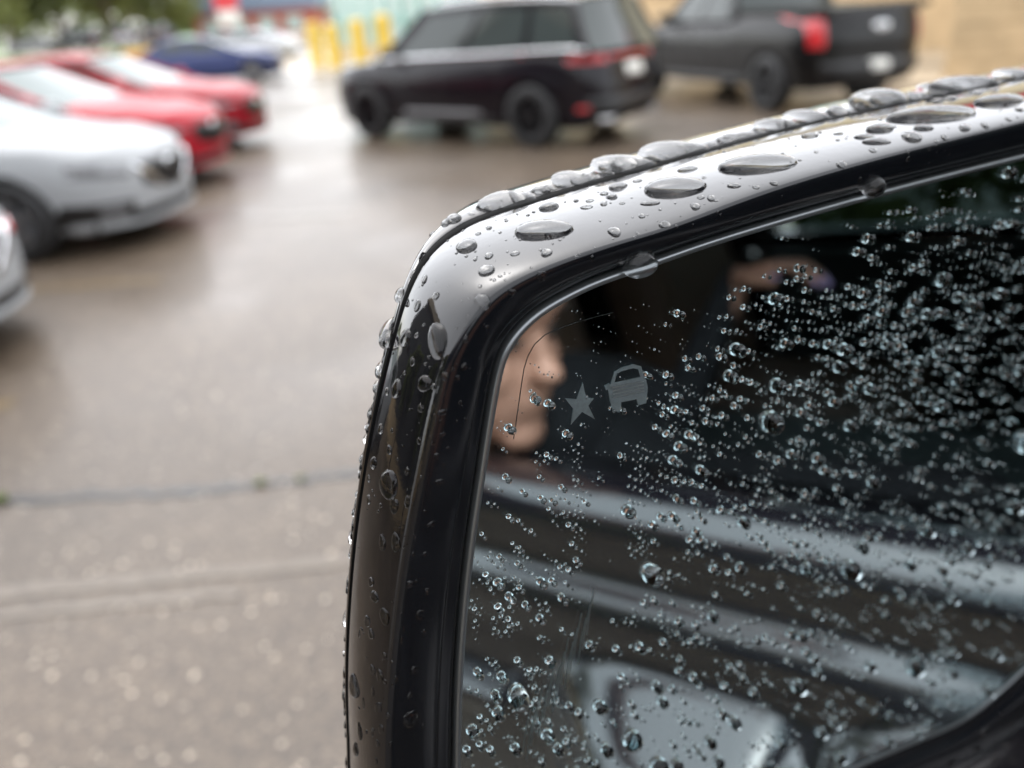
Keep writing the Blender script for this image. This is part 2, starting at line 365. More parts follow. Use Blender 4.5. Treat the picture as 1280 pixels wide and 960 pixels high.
# ================================================================== VEHICLES
def make_wheel(parent, x, y, r, wd, rim_mat, side):
    e = bpy.data.objects.new('wheel', None); link(e, parent); e.location = (x, y, r)
    prof = [(r * .62, -wd / 2 + .01), (r * .68, -wd / 2), (r * .92, -wd / 2), (r * .985, -wd / 2 + .025), (r, -wd / 2 + .06), (r, wd / 2 - .06), (r * .985, wd / 2 - .025), (r * .92, wd / 2), (r * .68, wd / 2), (r * .62, wd / 2 - .01)]
    v, f = lathe_data(prof, 32); t = mesh_obj('tyre', v, f, TYRE, e, True)
    s = side
    prof = [(r * .66, s * (wd / 2 - .004)), (r * .63, s * (wd / 2 - .012)), (r * .60, s * (wd / 2 - .05)), (r * .55, s * (wd / 2 - .10)), (0.0, s * (wd / 2 - .10))]
    v, f = lathe_data(prof, 32)
    for k in range(5):
        a = 2 * math.pi * k / 5 + .3
        ca, sa = math.cos(a), math.sin(a)
        bv, bf = box_data(0.02, r * .615, -1, 1, -r * .085, r * .085)
        bv = [(px_, (s * (wd / 2 - .02) if py_ > 0 else s * (wd / 2 - .08)), pz_ * (1.25 if px_ < .1 else .8)) for px_, py_, pz_ in bv]
        bv = [(px_ * ca - pz_ * sa, py_, px_ * sa + pz_ * ca) for px_, py_, pz_ in bv]
        o = len(v); v = list(v) + bv; f = list(f) + [tuple(i + o for i in q) for q in bf]
    hv, hf = lathe_data([(r * .16, s * (wd / 2 - .08)), (r * .16, s * (wd / 2 - .015)), (0, s * (wd / 2 - .008))], 16)
    o = len(v); v = v + hv; f = f + [tuple(i + o for i in q) for q in hf]
    rm = mesh_obj('rim', v, f, rim_mat, e, False)
    return e

def interp(pts, x):
    if x <= pts[0][0]: return pts[0][1]
    for (a, za), (b, zb) in zip(pts, pts[1:]):
        if x <= b:
            t = (x - a) / (b - a); t = t * t * (3 - 2 * t) if abs(zb - za) > .02 else t
            return za + (zb - za) * t
    return pts[-1][1]

def make_car(name, loc, heading, S, label, cat='car', group=None):
    """X forward, Y left. S holds the measures."""
    root = empty(name, loc, heading); tag(root, label, cat, group)
    L, W = S['L'], S['W']; xf, xr = L / 2, -L / 2
    wxf, wxr, wr_ = S['wf'], S['wr'], S['rw']; clear = S.get('clear', .2); arch = wr_ * 1.13
    top = S['top']; paint = S['paint']; p_, q_ = S.get('plan', (7, 2.6))
    nose = S.get('nose', .12); tail = S.get('tail', .10)
    def zs(x): return interp(top, x)
    def pf(x):
        u = min(abs(2 * x / L), 1.0); return max(1 - u ** p_, 0) ** (1 / q_)
    def csf(z, x):
        t = (z - clear) / max(zs(x) - clear, .1)
        t = min(max(t, 0), 1)
        return 0.93 + 0.07 * math.sin(math.pi * min(t / .62, 1) / 2) if t < .62 else 1.0 - 0.10 * ((t - .62) / .38) ** 2.0
    def xshift(x, z):
        k = (z - .5) / .5
        if x > 0: return -nose * (max(x / xf, 0) ** 6) * (k * k if k > 0 else .6 * k * k)
        return tail * (max(x / xr, 0) ** 6) * (k * k if k > 0 else .6 * k * k)
    xs = [L / 2 * math.sin(t) for t in np.linspace(-math.pi / 2 * .9995, math.pi / 2 * .9995, 71)]
    for wx in (wxf, wxr):
        xs += [wx + arch * k for k in (-1.0, -.985, -.93, -.8, -.6, -.3, 0, .3, .6, .8, .93, .985, 1.0)]
    xs = sorted(xs); NT = 13
    rings = []
    for x in xs:
        zb = clear
        # rise of the underside at both ends
        zb += .10 * max(0, (abs(x) - L / 2 * .86) / (L / 2 * .14))
        for wx in (wxf, wxr):
            if abs(x - wx) < arch: zb = max(zb, wr_ + math.sqrt(max(arch ** 2 - (x - wx) ** 2, 0)))
        zt = zs(x); wv = W / 2 * pf(x); half = []
        half.append((x, wv * .55, max(clear + .02, zb - .02)))
        for k in range(NT):
            z = zb + (zt - .03 - zb) * k / (NT - 1)
            half.append((x + xshift(x, z), wv * csf(z, x), z))
        half.append((x + xshift(x, zt), wv * .86, zt - .005)); half.append((x + xshift(x, zt), wv * .6, zt + .02)); half.append((x + xshift(x, zt), wv * .25, zt + .03))
        rings.append(half + [(a, -b_, c_) for a, b_, c_ in half[::-1]])
    V, Fc = loft(rings, True, True, True)
    body = mesh_obj('body', V, Fc, paint, root, True); fix_normals(body)
    v, f = box_data(xr + .35, xf - .35, -W / 2 * .8, W / 2 * .8, clear - .02, clear + .25); mesh_obj('underbody', v, f, TRIM, root)
    def side_patch(nm, x0, x1, z0, z1, sgn, material, off=.008, parent=None, shape=None):
        nx, nz = 10, 6; Vv = []; Ff = []
        for i in range(nx + 1):
            for j in range(nz + 1):
                x = x0 + (x1 - x0) * i / nx; a0, a1 = (z0, z1) if shape is None else shape(i / nx, z0, z1)
                z = a0 + (a1 - a0) * j / nz
                e = off if 0 < i < nx and 0 < j < nz else -.01
                Vv.append((x + xshift(x, z), sgn * (W / 2 * pf(x) * csf(z, x) + e), z))
        for i in range(nx):
            for j in range(nz): k = i * (nz + 1) + j; Ff.append((k, k + nz + 1, k + nz + 2, k + 1))
        o = mesh_obj(nm, Vv, Ff, material, parent or root, True); fix_normals(o); return o
    def end_patch(nm, y0, y1, z0, z1, front, material, off=.01, parent=None, shape=None):
        ny, nz = 12, 6; Vv = []; Ff = []
        for i in range(ny + 1):
            for j in range(nz + 1):
                y = y0 + (y1 - y0) * i / ny; a0, a1 = (z0, z1) if shape is None else shape(i / ny, z0, z1)
                z = a0 + (a1 - a0) * j / nz
                hw = W / 2 * csf(z, L / 2 * .93 * (1 if front else -1)); u = min(abs(y) / hw, .998)
                x = L / 2 * (1 - u ** q_) ** (1 / p_)
                e = off if 0 < i < ny and 0 < j < nz else -.012
                x = (x if front else -x); x = x + xshift(x, z) + (e if front else -e)
                Vv.append((x, y, z))
        for i in range(ny):
            for j in range(nz): k = i * (nz + 1) + j; Ff.append((k, k + nz + 1, k + nz + 2, k + 1))
        o = mesh_obj(nm, Vv, Ff, material, parent or root, True); fix_normals(o); return o
    # greenhouse
    if 'gh' in S:
        xb0, xb1, xt0, xt1, zr = S['gh']           # base rear, base front, roof rear, roof front, roof height
        wbs, wts = W / 2 * S.get('gwb', .88), W / 2 * S.get('gwt', .68)
        def gp(sg, s, t, off=0.0):
            xb = xb0 + (xb1 - xb0) * s; xt = xt0 + (xt1 - xt0) * s
            zb = zs(xb) - .03; x = xb + (xt - xb) * t
            tt = t - .06 * math.sin(math.pi * t)
            zt = zr - .05 * (2 * s - 1) ** 2 * 1.0 - .03
            y = wbs + (wts - wbs) * (t ** 1.4)
            return (x, sg * (y + off), zb + (zt - zb) * tt)
        def quad_strip(nm, fn_, na, nb, material, parent=None):
            Vv = [fn_(i / na, j / nb) for i in range(na + 1) for j in range(nb + 1)]
            Ff = [(i * (nb + 1) + j, (i + 1) * (nb + 1) + j, (i + 1) * (nb + 1) + j + 1, i * (nb + 1) + j + 1) for i in range(na) for j in range(nb)]
            o = mesh_obj(nm, Vv, Ff, material, parent or root, True); return o
        cuts = S.get('cuts', (0.0, .12, .48, .52, .95, 1.0))
        for sg in (1, -1):
            # body coloured side frame behind the panes, panes proud of it
            quad_strip('side_frame', lambda a_, b_: gp(sg, a_, b_), 14, 6, paint)
            for a0, a1 in S.get('panes', ((.10, .49), (.52, .93))):
                def pane(a_, b_, a0=a0, a1=a1):
                    s_ = a0 + (a1 - a0) * a_; t_ = .1 + .78 * b_
                    return gp(sg, s_, t_, .008)
                quad_strip('side_window', pane, 8, 5, GLASSC)
        def endglass(s):
            def fn_(a_, b_):
                l_ = gp(1, s, b_); k = 2 * a_ - 1
                bul = .10 * (1 - k * k) * (1 if s > .5 else -1)
                return (l_[0] + bul, l_[1] * k, l_[2] + .02 * (1 - k * k))
            return fn_
        quad_strip('windscreen', endglass(1.0), 10, 6, S.get('wsm', GLASSW)); quad_strip('rear_window', endglass(0.0), 10, 6, S.get('rwm', GLASSC))
        def roof(a_, b_):
            l_ = gp(1, a_, 1.0); k = 2 * b_ - 1; bul = .10 * (1 - k * k) * (2 * a_ - 1)
            return (l_[0] + bul, (l_[1] + .012) * k, l_[2] + .045 * (1 - k ** 4) - .004)
        quad_strip('roof', roof, 14, 10, paint)
        for sg in (1, -1):                                     # A pillar and roof edge
            tube('pillar', [gp(sg, 1.0, t, .0) for t in np.linspace(0, 1, 8)], .035, paint, root, 8)
            tube('pillar', [gp(sg, 0.0, t, .0) for t in np.linspace(0, 1, 8)], .04, paint, root, 8)
            if S.get('rails'): tube('roof_rail', [Vector(gp(sg, s_, 1.0, -.03)) + Vector((0, 0, .05)) for s_ in np.linspace(.06, .9, 10)], .022, CHROME, root, 8)
            if S.get('beltline'):
                tube('belt_trim', [gp(sg, s_, .05, .012) for s_ in np.linspace(.0, .98, 14)], .03, S['beltline'], root, 6)
            mx_ = gp(sg, .93, .12, 0)                          # door mirror
            mv = []
            bm = bmesh.new(); bmesh.ops.create_icosphere(bm, subdivisions=2, radius=1)
            for v_ in bm.verts: v_.co = Vector((v_.co.x * .075, v_.co.y * .12, v_.co.z * .075)) + Vector((mx_[0] - .02, mx_[1] + sg * .15, mx_[2] + .06))
            me = bpy.data.meshes.new('door_mirror'); bm.to_mesh(me); bm.free(); me.materials.append(paint)
            me.polygons.foreach_set('use_smooth', [True] * len(me.polygons)); link(bpy.data.objects.new('door_mirror', me), root)
    for wx in (wxf, wxr):
        for sg in (1, -1): make_wheel(root, wx, sg * (W / 2 - .125), wr_, S.get('ww', .225), S.get('rim', RIMS), sg)
    S_ = S
    for sg in (1, -1):
        for hx in S.get('handles', ()):
            side_patch('door_handle', hx - .11, hx + .11, zs(hx) - .19, zs(hx) - .155, sg, S.get('handlemat', paint), .028)
        for dx in S.get('doorlines', ()):
            side_patch('door_gap', dx - .006, dx + .006, clear + .12, zs(dx) - .05, sg, TRIM, .002)
        side_patch('sill_trim', wxr + arch + .03, wxf - arch - .03, clear - .0, clear + .14, sg, S.get('sillmat', TRIM), .016)
    for f_ in S.get('extra', ()): f_(root, side_patch, end_patch)
    return root

# sedan with a swept lamp line and V grille
def sedan_front(grille, lamp, low, vform=True):
    def fn_(root, sp, ep):
        for sg in (1, -1):
            sh = lambda u, a0, a1: (a0 + .07 * u, a1 - .0 * u)
            ep('headlight', sg * .50, sg * .84, .60, .73, True, lamp, .016, shape=lambda u, a0, a1: (a0 + .03 * u, a0 + .055 + .085 * u))
            sp('headlight_wing', 1.98, 2.22, .64, .75, sg, lamp, .012, shape=lambda u, a0, a1: (a0 + .06 * (1 - u), a1 - .02 * u))
            ep('fog_lamp', sg * .58, sg * .74, .30, .40, True, LAMPW, .02)
            ep('fog_surround', sg * .50, sg * .84, .26, .44, True, TRIM, .008)
        ep('grille', -.44, .44, .40, .70, True, grille, .014, shape=lambda u, a0, a1: (a0 + .10 * abs(2 * u - 1), a1))
        if vform:
            for sg in (1, -1):
                ep('grille_chrome', sg * .16, sg * .46, .42, .71, True, CHROME, .026, shape=lambda u, a0, a1: (a0 + .23 * u, a0 + .06 + .23 * u))
        ep('emblem', -.06, .06, .60, .68, True, CHROME, .03)
        ep('lower_intake', -.62, .62, .24, .34, True, TRIM, .012)
        ep('bumper_lip', -.86, .86, .20, .245, True, low, .03)
        for sg in (1, -1): ep('tail_light', sg * .42, sg * .86, .72, .84, False, LAMPR, .014)
        ep('plate', -.17, .17, .62, .76, False, PLATE, .02)
    return fn_
SED = dict(L=4.88, W=1.84, wf=1.46, wr=-1.38, rw=.335, clear=.19, nose=.16, tail=.14,
           top=[(-2.44, .86), (-2.2, .98), (-1.5, 1.02), (0.0, .97), (1.0, .97), (1.7, .90), (2.2, .82), (2.44, .72)],
           gh=(-1.95, 1.22, -1.05, .18, 1.44), panes=((.14, .47), (.50, .90)), handles=(-.95, .15), doorlines=(-1.1, -.02, 1.05), plan=(6.5, 2.6))
def sed(paint, **k): d = dict(SED); d['paint'] = paint; d.update(k); return d

make_car('parked_sedan', (-5.31, 7.32, 0), R_(-6), sed(WHITEP, extra=(sedan_front(TRIM, LAMPW, WHITEP),), rim=RIMS), 'white sedan parked between a red car and another white car')
make_car('parked_sedan', (-5.76, 9.95, 0), R_(-6), sed(REDP2, extra=(sedan_front(TRIM, LAMPW, REDP2, False),), rim=RIMD), 'red sedan parked right behind the white sedan', group='red cars parked in the row')
make_car('parked_sedan', (-5.98, 12.75, 0), R_(-6), sed(REDP, extra=(sedan_front(TRIM, LAMPW, REDP, False),), rim=RIMS), 'farther red car, last of the parked row', group='red cars parked in the row')
make_car('parked_sedan', (-5.39, 4.45, 0), R_(-5), sed(WHITEP, extra=(sedan_front(TRIM, LAMPR, WHITEP),), rim=RIMS), 'white car cut off by the left edge, only its nose showing')
make_car('moving_sedan', (-9.3, 27.6, 0), R_(14), sed(BLUEP, extra=(sedan_front(TRIM, LAMPW, BLUEP, False),), rim=RIMS), 'dark blue sedan crossing behind the red cars')

def suv_rear(root, sp, ep):
    for sg in (1, -1):
        ep('tail_light', sg * .50, sg * .93, .98, 1.10, False, LAMPR, .02)
        sp('tail_light_wing', -2.36, -2.14, 1.0, 1.10, sg, LAMPR, .014)
        ep('reflector', sg * .60, sg * .88, .44, .50, False, LAMPR, .02)
        ep('headlight', sg * .55, sg * .88, .78, .90, True, LAMPW, .016)
        ep('exhaust_tip', sg * .50, sg * .70, .28, .36, False, CHROME, .03)
    ep('light_bar', -.50, .50, 1.02, 1.07, False, LAMPR, .022)
    ep('plate', -.20, .20, .80, .96, False, PLATE, .028)
    ep('tailgate_panel', -.62, .62, .66, .78, False, GREYP, .016)
    ep('rear_bumper', -.95, .95, .36, .60, False, TRIM, .04)
    ep('grille', -.46, .46, .55, .90, True, TRIM, .02)
    # chrome strip low on the doors
    for sg in (1, -1): sp('door_trim', -.75, .78, .36, .44, sg, STEEL, .02)
SUV = dict(L=5.05, W=2.0, wf=1.50, wr=-1.50, rw=.385, ww=.26, clear=.24, nose=.10, tail=.10, paint=SUVP, rim=RIMD, rails=True, beltline=CHROME,
           top=[(-2.52, 1.12), (-2.2, 1.16), (0, 1.12), (1.05, 1.10), (1.5, 1.06), (2.2, 1.0), (2.52, .92)],
           gh=(-2.36, 1.25, -2.05, .38, 1.77), gwb=.90, gwt=.72, panes=((.03, .24), (.27, .55), (.58, .92)), handles=(-.95, .15), handlemat=SUVP, doorlines=(-1.05, -.02, 1.02),
           plan=(8, 3.0), extra=(suv_rear,), sillmat=TRIM)
th = R_(141.0); fdv = Vector((math.cos(th), math.sin(th), 0)); rdv = Vector((fdv.y, -fdv.x, 0))
pc = Vector((0.53, 10.42, 0)) + fdv * 1.5 + rdv * .87
make_car('parked_suv', pc, th, SUV, 'black SUV with chrome window trim seen from behind', 'suv')

def truck_rear(root, sp, ep):
    for sg in (1, -1):
        ep('tail_light', sg * .80, sg * .95, .86, 1.30, False, LAMPR, .02)
        ep('headlight', sg * .60, sg * .92, .86, 1.04, True, LAMPW, .016)
    ep('tailgate', -.78, .78, .78, 1.30, False, GREYP, .02)
    # tailgate oval emblem
    a = root; v = []; f = []
    n_ = 28
    for ring, (s_, d_) in enumerate(((1.0, 0.0), (.95, .018), (.6, .022))):
        for k in range(n_): v.append((-2.835 - d_ - .0, .15 * s_ * math.cos(2 * math.pi * k / n_), 1.12 + .062 * s_ * math.sin(2 * math.pi * k / n_)))
    for r_ in range(2):
        for k in range(n_): f.append((r_ * n_ + k, r_ * n_ + (k + 1) % n_, (r_ + 1) * n_ + (k + 1) % n_, (r_ + 1) * n_ + k))
    f.append(tuple(2 * n_ + k for k in range(n_)))
    mesh_obj('oval_emblem', v, f, CHROME, root)
    ep('rear_bumper', -.97, .97, .48, .70, False, TRIM, .07)
    ep('plate', -.17, .17, .54, .70, False, PLATE, .09)
    ep('grille', -.55, .55, .70, 1.05, True, TRIM, .02)
    bx_ = box('bed_opening', (-2.72, -.86, -.80, .80, 1.30, 1.385), TRIM, root)
    v, f = box_data(-2.74, -.84, -.92, -.80, 1.33, 1.40); mesh_obj('bed_rail', v, f, GREYP, root)
    v, f = box_data(-2.74, -.84, .80, .92, 1.33, 1.40); mesh_obj('bed_rail', v, f, GREYP, root)
TRK = dict(L=5.7, W=2.02, wf=1.82, wr=-1.72, rw=.40, ww=.28, clear=.34, nose=.08, tail=.03, paint=GREYP, rim=RIMD, beltline=TRIM,
           top=[(-2.85, 1.33), (-.8, 1.33), (-.7, 1.27), (1.0, 1.26), (1.4, 1.22), (2.3, 1.16), (2.85, 1.05)],
           gh=(-.82, 1.35, -.62, .55, 1.90), gwb=.92, gwt=.76, panes=((.08, .44), (.48, .90)), handles=(-.45, .45), handlemat=TRIM, doorlines=(-.72, .12, 1.18), plan=(12, 4.0), extra=(truck_rear,))
th = R_(109.0); fdv = Vector((math.cos(th), math.sin(th), 0)); rdv = Vector((fdv.y, -fdv.x, 0))
pc = Vector((4.18, 12.2, 0)) + fdv * 1.72 + rdv * .88
make_car('parked_pickup', pc, th, TRK, 'dark grey pickup truck seen from behind, tailgate with oval emblem', 'pickup')

# far vehicles across the road
FAR = dict(SUV); FAR.update(extra=(suv_rear,))
def far(px, py, dist, heading, S, label, cat):
    d = pray(px, py); h = Vector((d.x, d.y, 0)).normalized() * dist
    make_car('distant_' + cat, (h.x, h.y, .6 if h.y > 74.5 else 0), heading, S, label, cat, 'vehicles far off under the trees')
far(98, 60, 86, R_(170), dict(FAR, paint=GREYP), 'distant dark SUV under the trees at far left', 'suv')
far(40, 60, 92, R_(175), sed(SILVP), 'distant grey car under the trees, left of the dark SUV', 'car')
far(165, 60, 86, R_(100), dict(FAR, paint=SILVP), 'distant silver vehicle facing away beneath the trees', 'suv')
far(205, 60, 82, R_(95), dict(FAR), 'distant black vehicle between the silver and white ones', 'suv')
far(272, 55, 52, R_(172), sed(WHITEP), 'distant white car just above the blue sedan', 'car')
far(318, 70, 44, R_(160), sed(SILVP), 'distant pale car nosing out behind the blue sedan', 'car')

# far low building with a blue-grey roof and red brick, and a red sign
fb = empty('far_shop', (-27, 104, 0)); tag(fb, 'small far red brick shop with blue grey roof', 'building')
box('wall', (-7, 7, -4, 4, 0, 3.2), BRICKR, fb); box('roof', (-7.6, 7.6, -4.6, 4.6, 3.2, 6.2), BLUEGR, fb, .3)
for k in range(4): box('window', (-6 + 3.2 * k, -4 + 3.2 * k, -4.06, -4.003, .9, 2.5), SHOPG, fb)
sg_ = empty('roadside_sign', (-24.5, 82, 0)); tag(sg_, 'red roadside sign board on a pole by the far shop', 'sign')
tube('pole', [(0, 0, 0), (0, 0, 4)], .12, STEEL, sg_); box('board', (-1.1, 1.1, -.12, .12, 3.2, 5.4), SIGNR, sg_, .04); box('lower_board', (-1.0, 1.0, -.1, .1, 1.9, 3.1), PLATE, sg_, .03)

# ---- trees
def tree(name, loc, h, cr, label, material, group, nleaf=2600, lean=0.0, leaf=.28, trunk_h=None):
    t = empty(name, loc); tag(t, label, 'tree', group)
    th_ = trunk_h or h * .38; rs = random.Random(hash(label) % 9999 if False else int(abs(loc[0]) * 31 + abs(loc[1]) * 17))
    r0 = h * .026
    pts = [Vector((lean * z + rs.uniform(-.1, .1) * (z > 0), rs.uniform(-.1, .1) * (z > 0), z)) for z in np.linspace(0, h * .8, 7)]
    V, Fc = tube_data(pts, [r0 * (1.35 if i == 0 else 1 - .14 * i) for i in range(7)], 9)
    clumps = []
    nb = 11
    for i in range(nb):
        z = th_ * .8 + (h * .85 - th_ * .8) * i / nb; a = i * 2.4 + rs.uniform(-.4, .4)
        rr = cr * (1 - .55 * max(0, (z - h * .55) / (h * .45))) * rs.uniform(.6, 1.0)
        p0 = Vector((lean * z, 0, z)); p1 = p0 + Vector((math.cos(a) * rr, math.sin(a) * rr, h * .12 + rs.uniform(0, h * .08)))
        v, f = tube_data([p0, p0.lerp(p1, .5) + Vector((0, 0, h * .03)), p1], [r0 * .45, r0 * .3, r0 * .12], 6)
        o = len(V); V = V + v; Fc = Fc + [tuple(k + o for k in q) for q in f]
        clumps += [(p1, cr * rs.uniform(.28, .42)), (p0.lerp(p1, .6) + Vector((0, 0, h * .04)), cr * rs.uniform(.25, .38))]
    clumps += [(Vector((lean * h, 0, h * .93)), cr * .4), (Vector((lean * h, 0, h * .8)), cr * .45)]
    mesh_obj('trunk', V, Fc, BARK, t, True)
    N = nleaf; r_g = np.random.default_rng(int(abs(loc[0] * 13 + loc[1] * 7)))
    Vv = np.zeros((N * 4, 3)); 
    cp = np.array([c[0] for c in clumps]); cr_ = np.array([c[1] for c in clumps])
    pick = r_g.integers(0, len(clumps), N); d = r_g.normal(size=(N, 3)); d /= np.linalg.norm(d, axis=1)[:, None]
    rad = cr_[pick] * (r_g.random(N) ** .45); pos = cp[pick] + d * rad[:, None] * np.array([1, 1, .75])
    u = r_g.normal(size=(N, 3)); u /= np.linalg.norm(u, axis=1)[:, None]; w_ = np.cross(u, r_g.normal(size=(N, 3))); w_ /= np.linalg.norm(w_, axis=1)[:, None]
    sz = leaf * r_g.uniform(.6, 1.3, N)[:, None]
    Vv[0::4] = pos - u * sz; Vv[1::4] = pos + w_ * sz * .5; Vv[2::4] = pos + u * sz; Vv[3::4] = pos - w_ * sz * .5
    me = bpy.data.meshes.new('crown'); me.vertices.add(N * 4); me.vertices.foreach_set('co', Vv.ravel())
    me.loops.add(N * 4); me.loops.foreach_set('vertex_index', np.arange(N * 4)); me.polygons.add(N); me.polygons.foreach_set('loop_start', np.arange(0, N * 4, 4))
    me.update(); me.validate(); me.materials.append(material)
    link(bpy.data.objects.new('crown', me), t)
G1 = 'trees across the road'
for i, (px, dist, h, cr, mm, lb) in enumerate([
        (-70, 92, 17, 8.5, LEAF, 'broad green tree at the left edge behind the far cars'), (15, 96, 15, 7.5, LEAFD, 'dark green tree left of the distant dark SUV'),
        (78, 98, 18, 8.5, LEAF, 'large pale green tree above the distant dark SUV'), (140, 96, 17, 8, LEAFD, 'dense dark tree above the distant silver vehicle'),
        (185, 104, 13, 6.0, LEAF, 'light green tree just left of the sky gap'), (275, 112, 12, 5.5, LEAFD, 'olive tree right of the sky gap, behind the white car'),
        (318, 120, 14, 6, LEAF, 'yellow green tree beside the red roadside sign')]):
    d = pray(px, 40); hv = Vector((d.x, d.y, 0)).normalized() * dist
    tree('tree', (hv.x, hv.y, .7), h, cr, lb, mm, G1, 5200, leaf=.42, trunk_h=1.8)
N = 14000; r_g = np.random.default_rng(5)
tx = r_g.uniform(-260, 140, N); ty = 190 + r_g.uniform(0, 14, N); tz = .8 + (9 + 3 * np.sin(tx * .11) + 2 * np.sin(tx * .37)) * r_g.random(N) ** .8
pos = np.stack([tx, ty, tz], 1); u_ = r_g.normal(size=(N, 3)); u_ /= np.linalg.norm(u_, axis=1)[:, None]; w_ = np.cross(u_, r_g.normal(size=(N, 3))); w_ /= np.linalg.norm(w_, axis=1)[:, None]
Vv = np.zeros((N * 4, 3)); Vv[0::4] = pos - u_ * 1.1; Vv[1::4] = pos + w_ * .6; Vv[2::4] = pos + u_ * 1.1; Vv[3::4] = pos - w_ * .6
wd_ = mesh_obj('far_woods', Vv.tolist(), np.arange(N * 4).reshape(-1, 4).tolist(), LEAFD); tag(wd_, 'dark wood far behind the road reading as one mass', 'woods', kind='stuff')
# trees and a shop behind the photographer: they only show as reflections
for (x, y, h, cr, lb) in [(-10.5, 1.5, 4.6, 1.8, 'small tree to the left of the mirror, seen only as a reflection'), (-11, -6, 6, 2.4, 'second small tree to the left seen only as a reflection'), (-9, -17, 11, 5, 'tall tree behind the mirror seen only in its gloss')]:
    tree('tree', (x, y, 0), h, cr, lb, LEAFD, 'trees behind the camera', 1500, leaf=.45)
for (x, y, lbl) in ((6.2, -1.8, 'first'), (6.6, .4, 'second'), (6.9, 2.6, 'third'), (6.0, -4.2, 'fourth')):  # unseen shrubs added to mottle the reflected far window green
    tree('shrub', (x, y, 0), 2.1, 1.25, f'{lbl} leafy shrub added beyond the truck, for green reflected through its window', LEAFD, 'shrubs added beyond the truck', 900, leaf=.13, trunk_h=.3)
lb = empty('added_dark_building', (-13, 0, 0)); tag(lb, 'dark clad building with tan eaves added out of view, only for its dark reflection', 'building')  # unseen building added so the left rim has something dark to reflect
box('wall', (-9, 0, -14, 8.5, 0, 9.2), DARKC, lb); box('eaves', (-9.4, .5, -14.4, 9.0, 9.2, 10.3), TANC, lb)
box('base_course', (.003, .08, -14, 8.5, 0, .9), STONE, lb)
for k in range(5): box('window', (.003, .05, -12.5 + 4.2 * k, -10 + 4.2 * k, 3.2, 5.6), GLASSD, lb)
rb = empty('rear_shop', (-3, -22, 0)); tag(rb, 'tan building behind, reflected in the mirror housing', 'building')
box('wall', (-12, 14, -5, 0, 0, 4.6), CREAM, rb); box('stone_base', (-12.05, 14.05, .003, .12, 0, 1.3), STONE, rb); box('fascia', (-12.2, 14.2, -5.2, .4, 4.6, 5.3), TRIM, rb)
for k in range(6): box('window', (-10.5 + 4 * k, -8 + 4 * k, .003, .05, 1.5, 3.9), GLASSD, rb)

# weeds in the joint
for i, (px, py, s_) in enumerate([(2, 627, .6), (326, 606, .42), (376, 600, .3)]):
    p = on_ground(px, py); V = []; Fc = []
    for k in range(34):
        a = random.uniform(0, 6.28); l_ = random.uniform(.02, .055) * s_; b0 = Vector((random.uniform(-.03, .03), random.uniform(-.012, .012), 0)) * s_
        dr = Vector((math.cos(a), math.sin(a), 0)); sd = Vector((-dr.y, dr.x, 0)) * .004
        q = len(V); V += [b0 - sd, b0 + sd, b0 + dr * l_ * .5 + sd * 1.2 + Vector((0, 0, l_ * .6)), b0 + dr * l_ + Vector((0, 0, l_ * .75)), b0 + dr * l_ * .5 - sd * 1.2 + Vector((0, 0, l_ * .6))]
        Fc.append((q, q + 1, q + 2, q + 3, q + 4))
    o = mesh_obj('weed', V, Fc, WEED); o.location = p + Vector((0, 0, .004))
    tag(o, ['green weed in the pavement joint at the left edge', 'green weed tuft in the pavement joint, middle of the three', 'smallest weed tuft in the joint, nearest the mirror'][i], 'weed', 'weeds in the joint')

TINT = bpy.data.materials.new('tinted_window'); TINT.use_nodes = True
_n = TINT.node_tree.nodes; _l = TINT.node_tree.links; _n.clear()
_o = _n.new('ShaderNodeOutputMaterial'); _mx = _n.new('ShaderNodeMixShader'); _mx.inputs[0].default_value = .02; _t = _n.new('ShaderNodeBsdfTransparent'); _t.inputs[0].default_value = (.045, .062, .060, 1)
_g = _n.new('ShaderNodeBsdfGlossy'); _g.inputs['Roughness'].default_value = 0.03
_l.new(_t.outputs[0], _mx.inputs[1]); _l.new(_g.outputs[0], _mx.inputs[2]); _l.new(_mx.outputs[0], _o.inputs[0])
# ================================================================== HOST TRUCK (seen in the mirror)
HYAW = 5.0
hf = Vector((math.sin(R_(HYAW)), math.cos(R_(HYAW)), 0)); hl = Vector((-hf.y, hf.x, 0))
HO = Vector((.47, 0, 0)) - hl * 1.0
host = empty('black_truck', HO, math.atan2(hf.y, hf.x)); tag(host, 'black truck carrying the wet side mirror, its door reflected in the glass', 'truck')
def hp(x, y, z): return HO + hf * x + hl * y + Vector((0, 0, z))
# door skin profile (y out, z), smooth bands that face upward at 1.22, 1.145 and below
PROF = [(.950, 1.252), (.968, 1.249), (.982, 1.242), (.993, 1.231), (1.000, 1.216), (1.003, 1.202), (1.004, 1.19), (1.004, 1.174), (1.007, 1.165), (1.017, 1.155), (1.028, 1.143), (1.035, 1.129), (1.037, 1.116), (1.036, 1.104), (1.036, 1.094), (1.040, 1.080), (1.046, 1.060), (1.052, 1.035), (1.056, 1.005), (1.058, .97), (1.058, .90), (1.052, .78), (1.042, .66), (1.02, .56), (.97, .50)]
DPROF = PROF[:13] + [(1.036, z) for z in (1.104, 1.094, 1.084)] + [(1.037 + .02 * (1.084 - z) / .114, z) for z in (1.074, 1.064, 1.054, 1.044, 1.034, 1.02, 1.005, .99, .97)] + PROF[20:]
def sstep(a, b, x):
    t = min(max((x - a) / (b - a), 0), 1)
    return t * t * (3 - 2 * t)
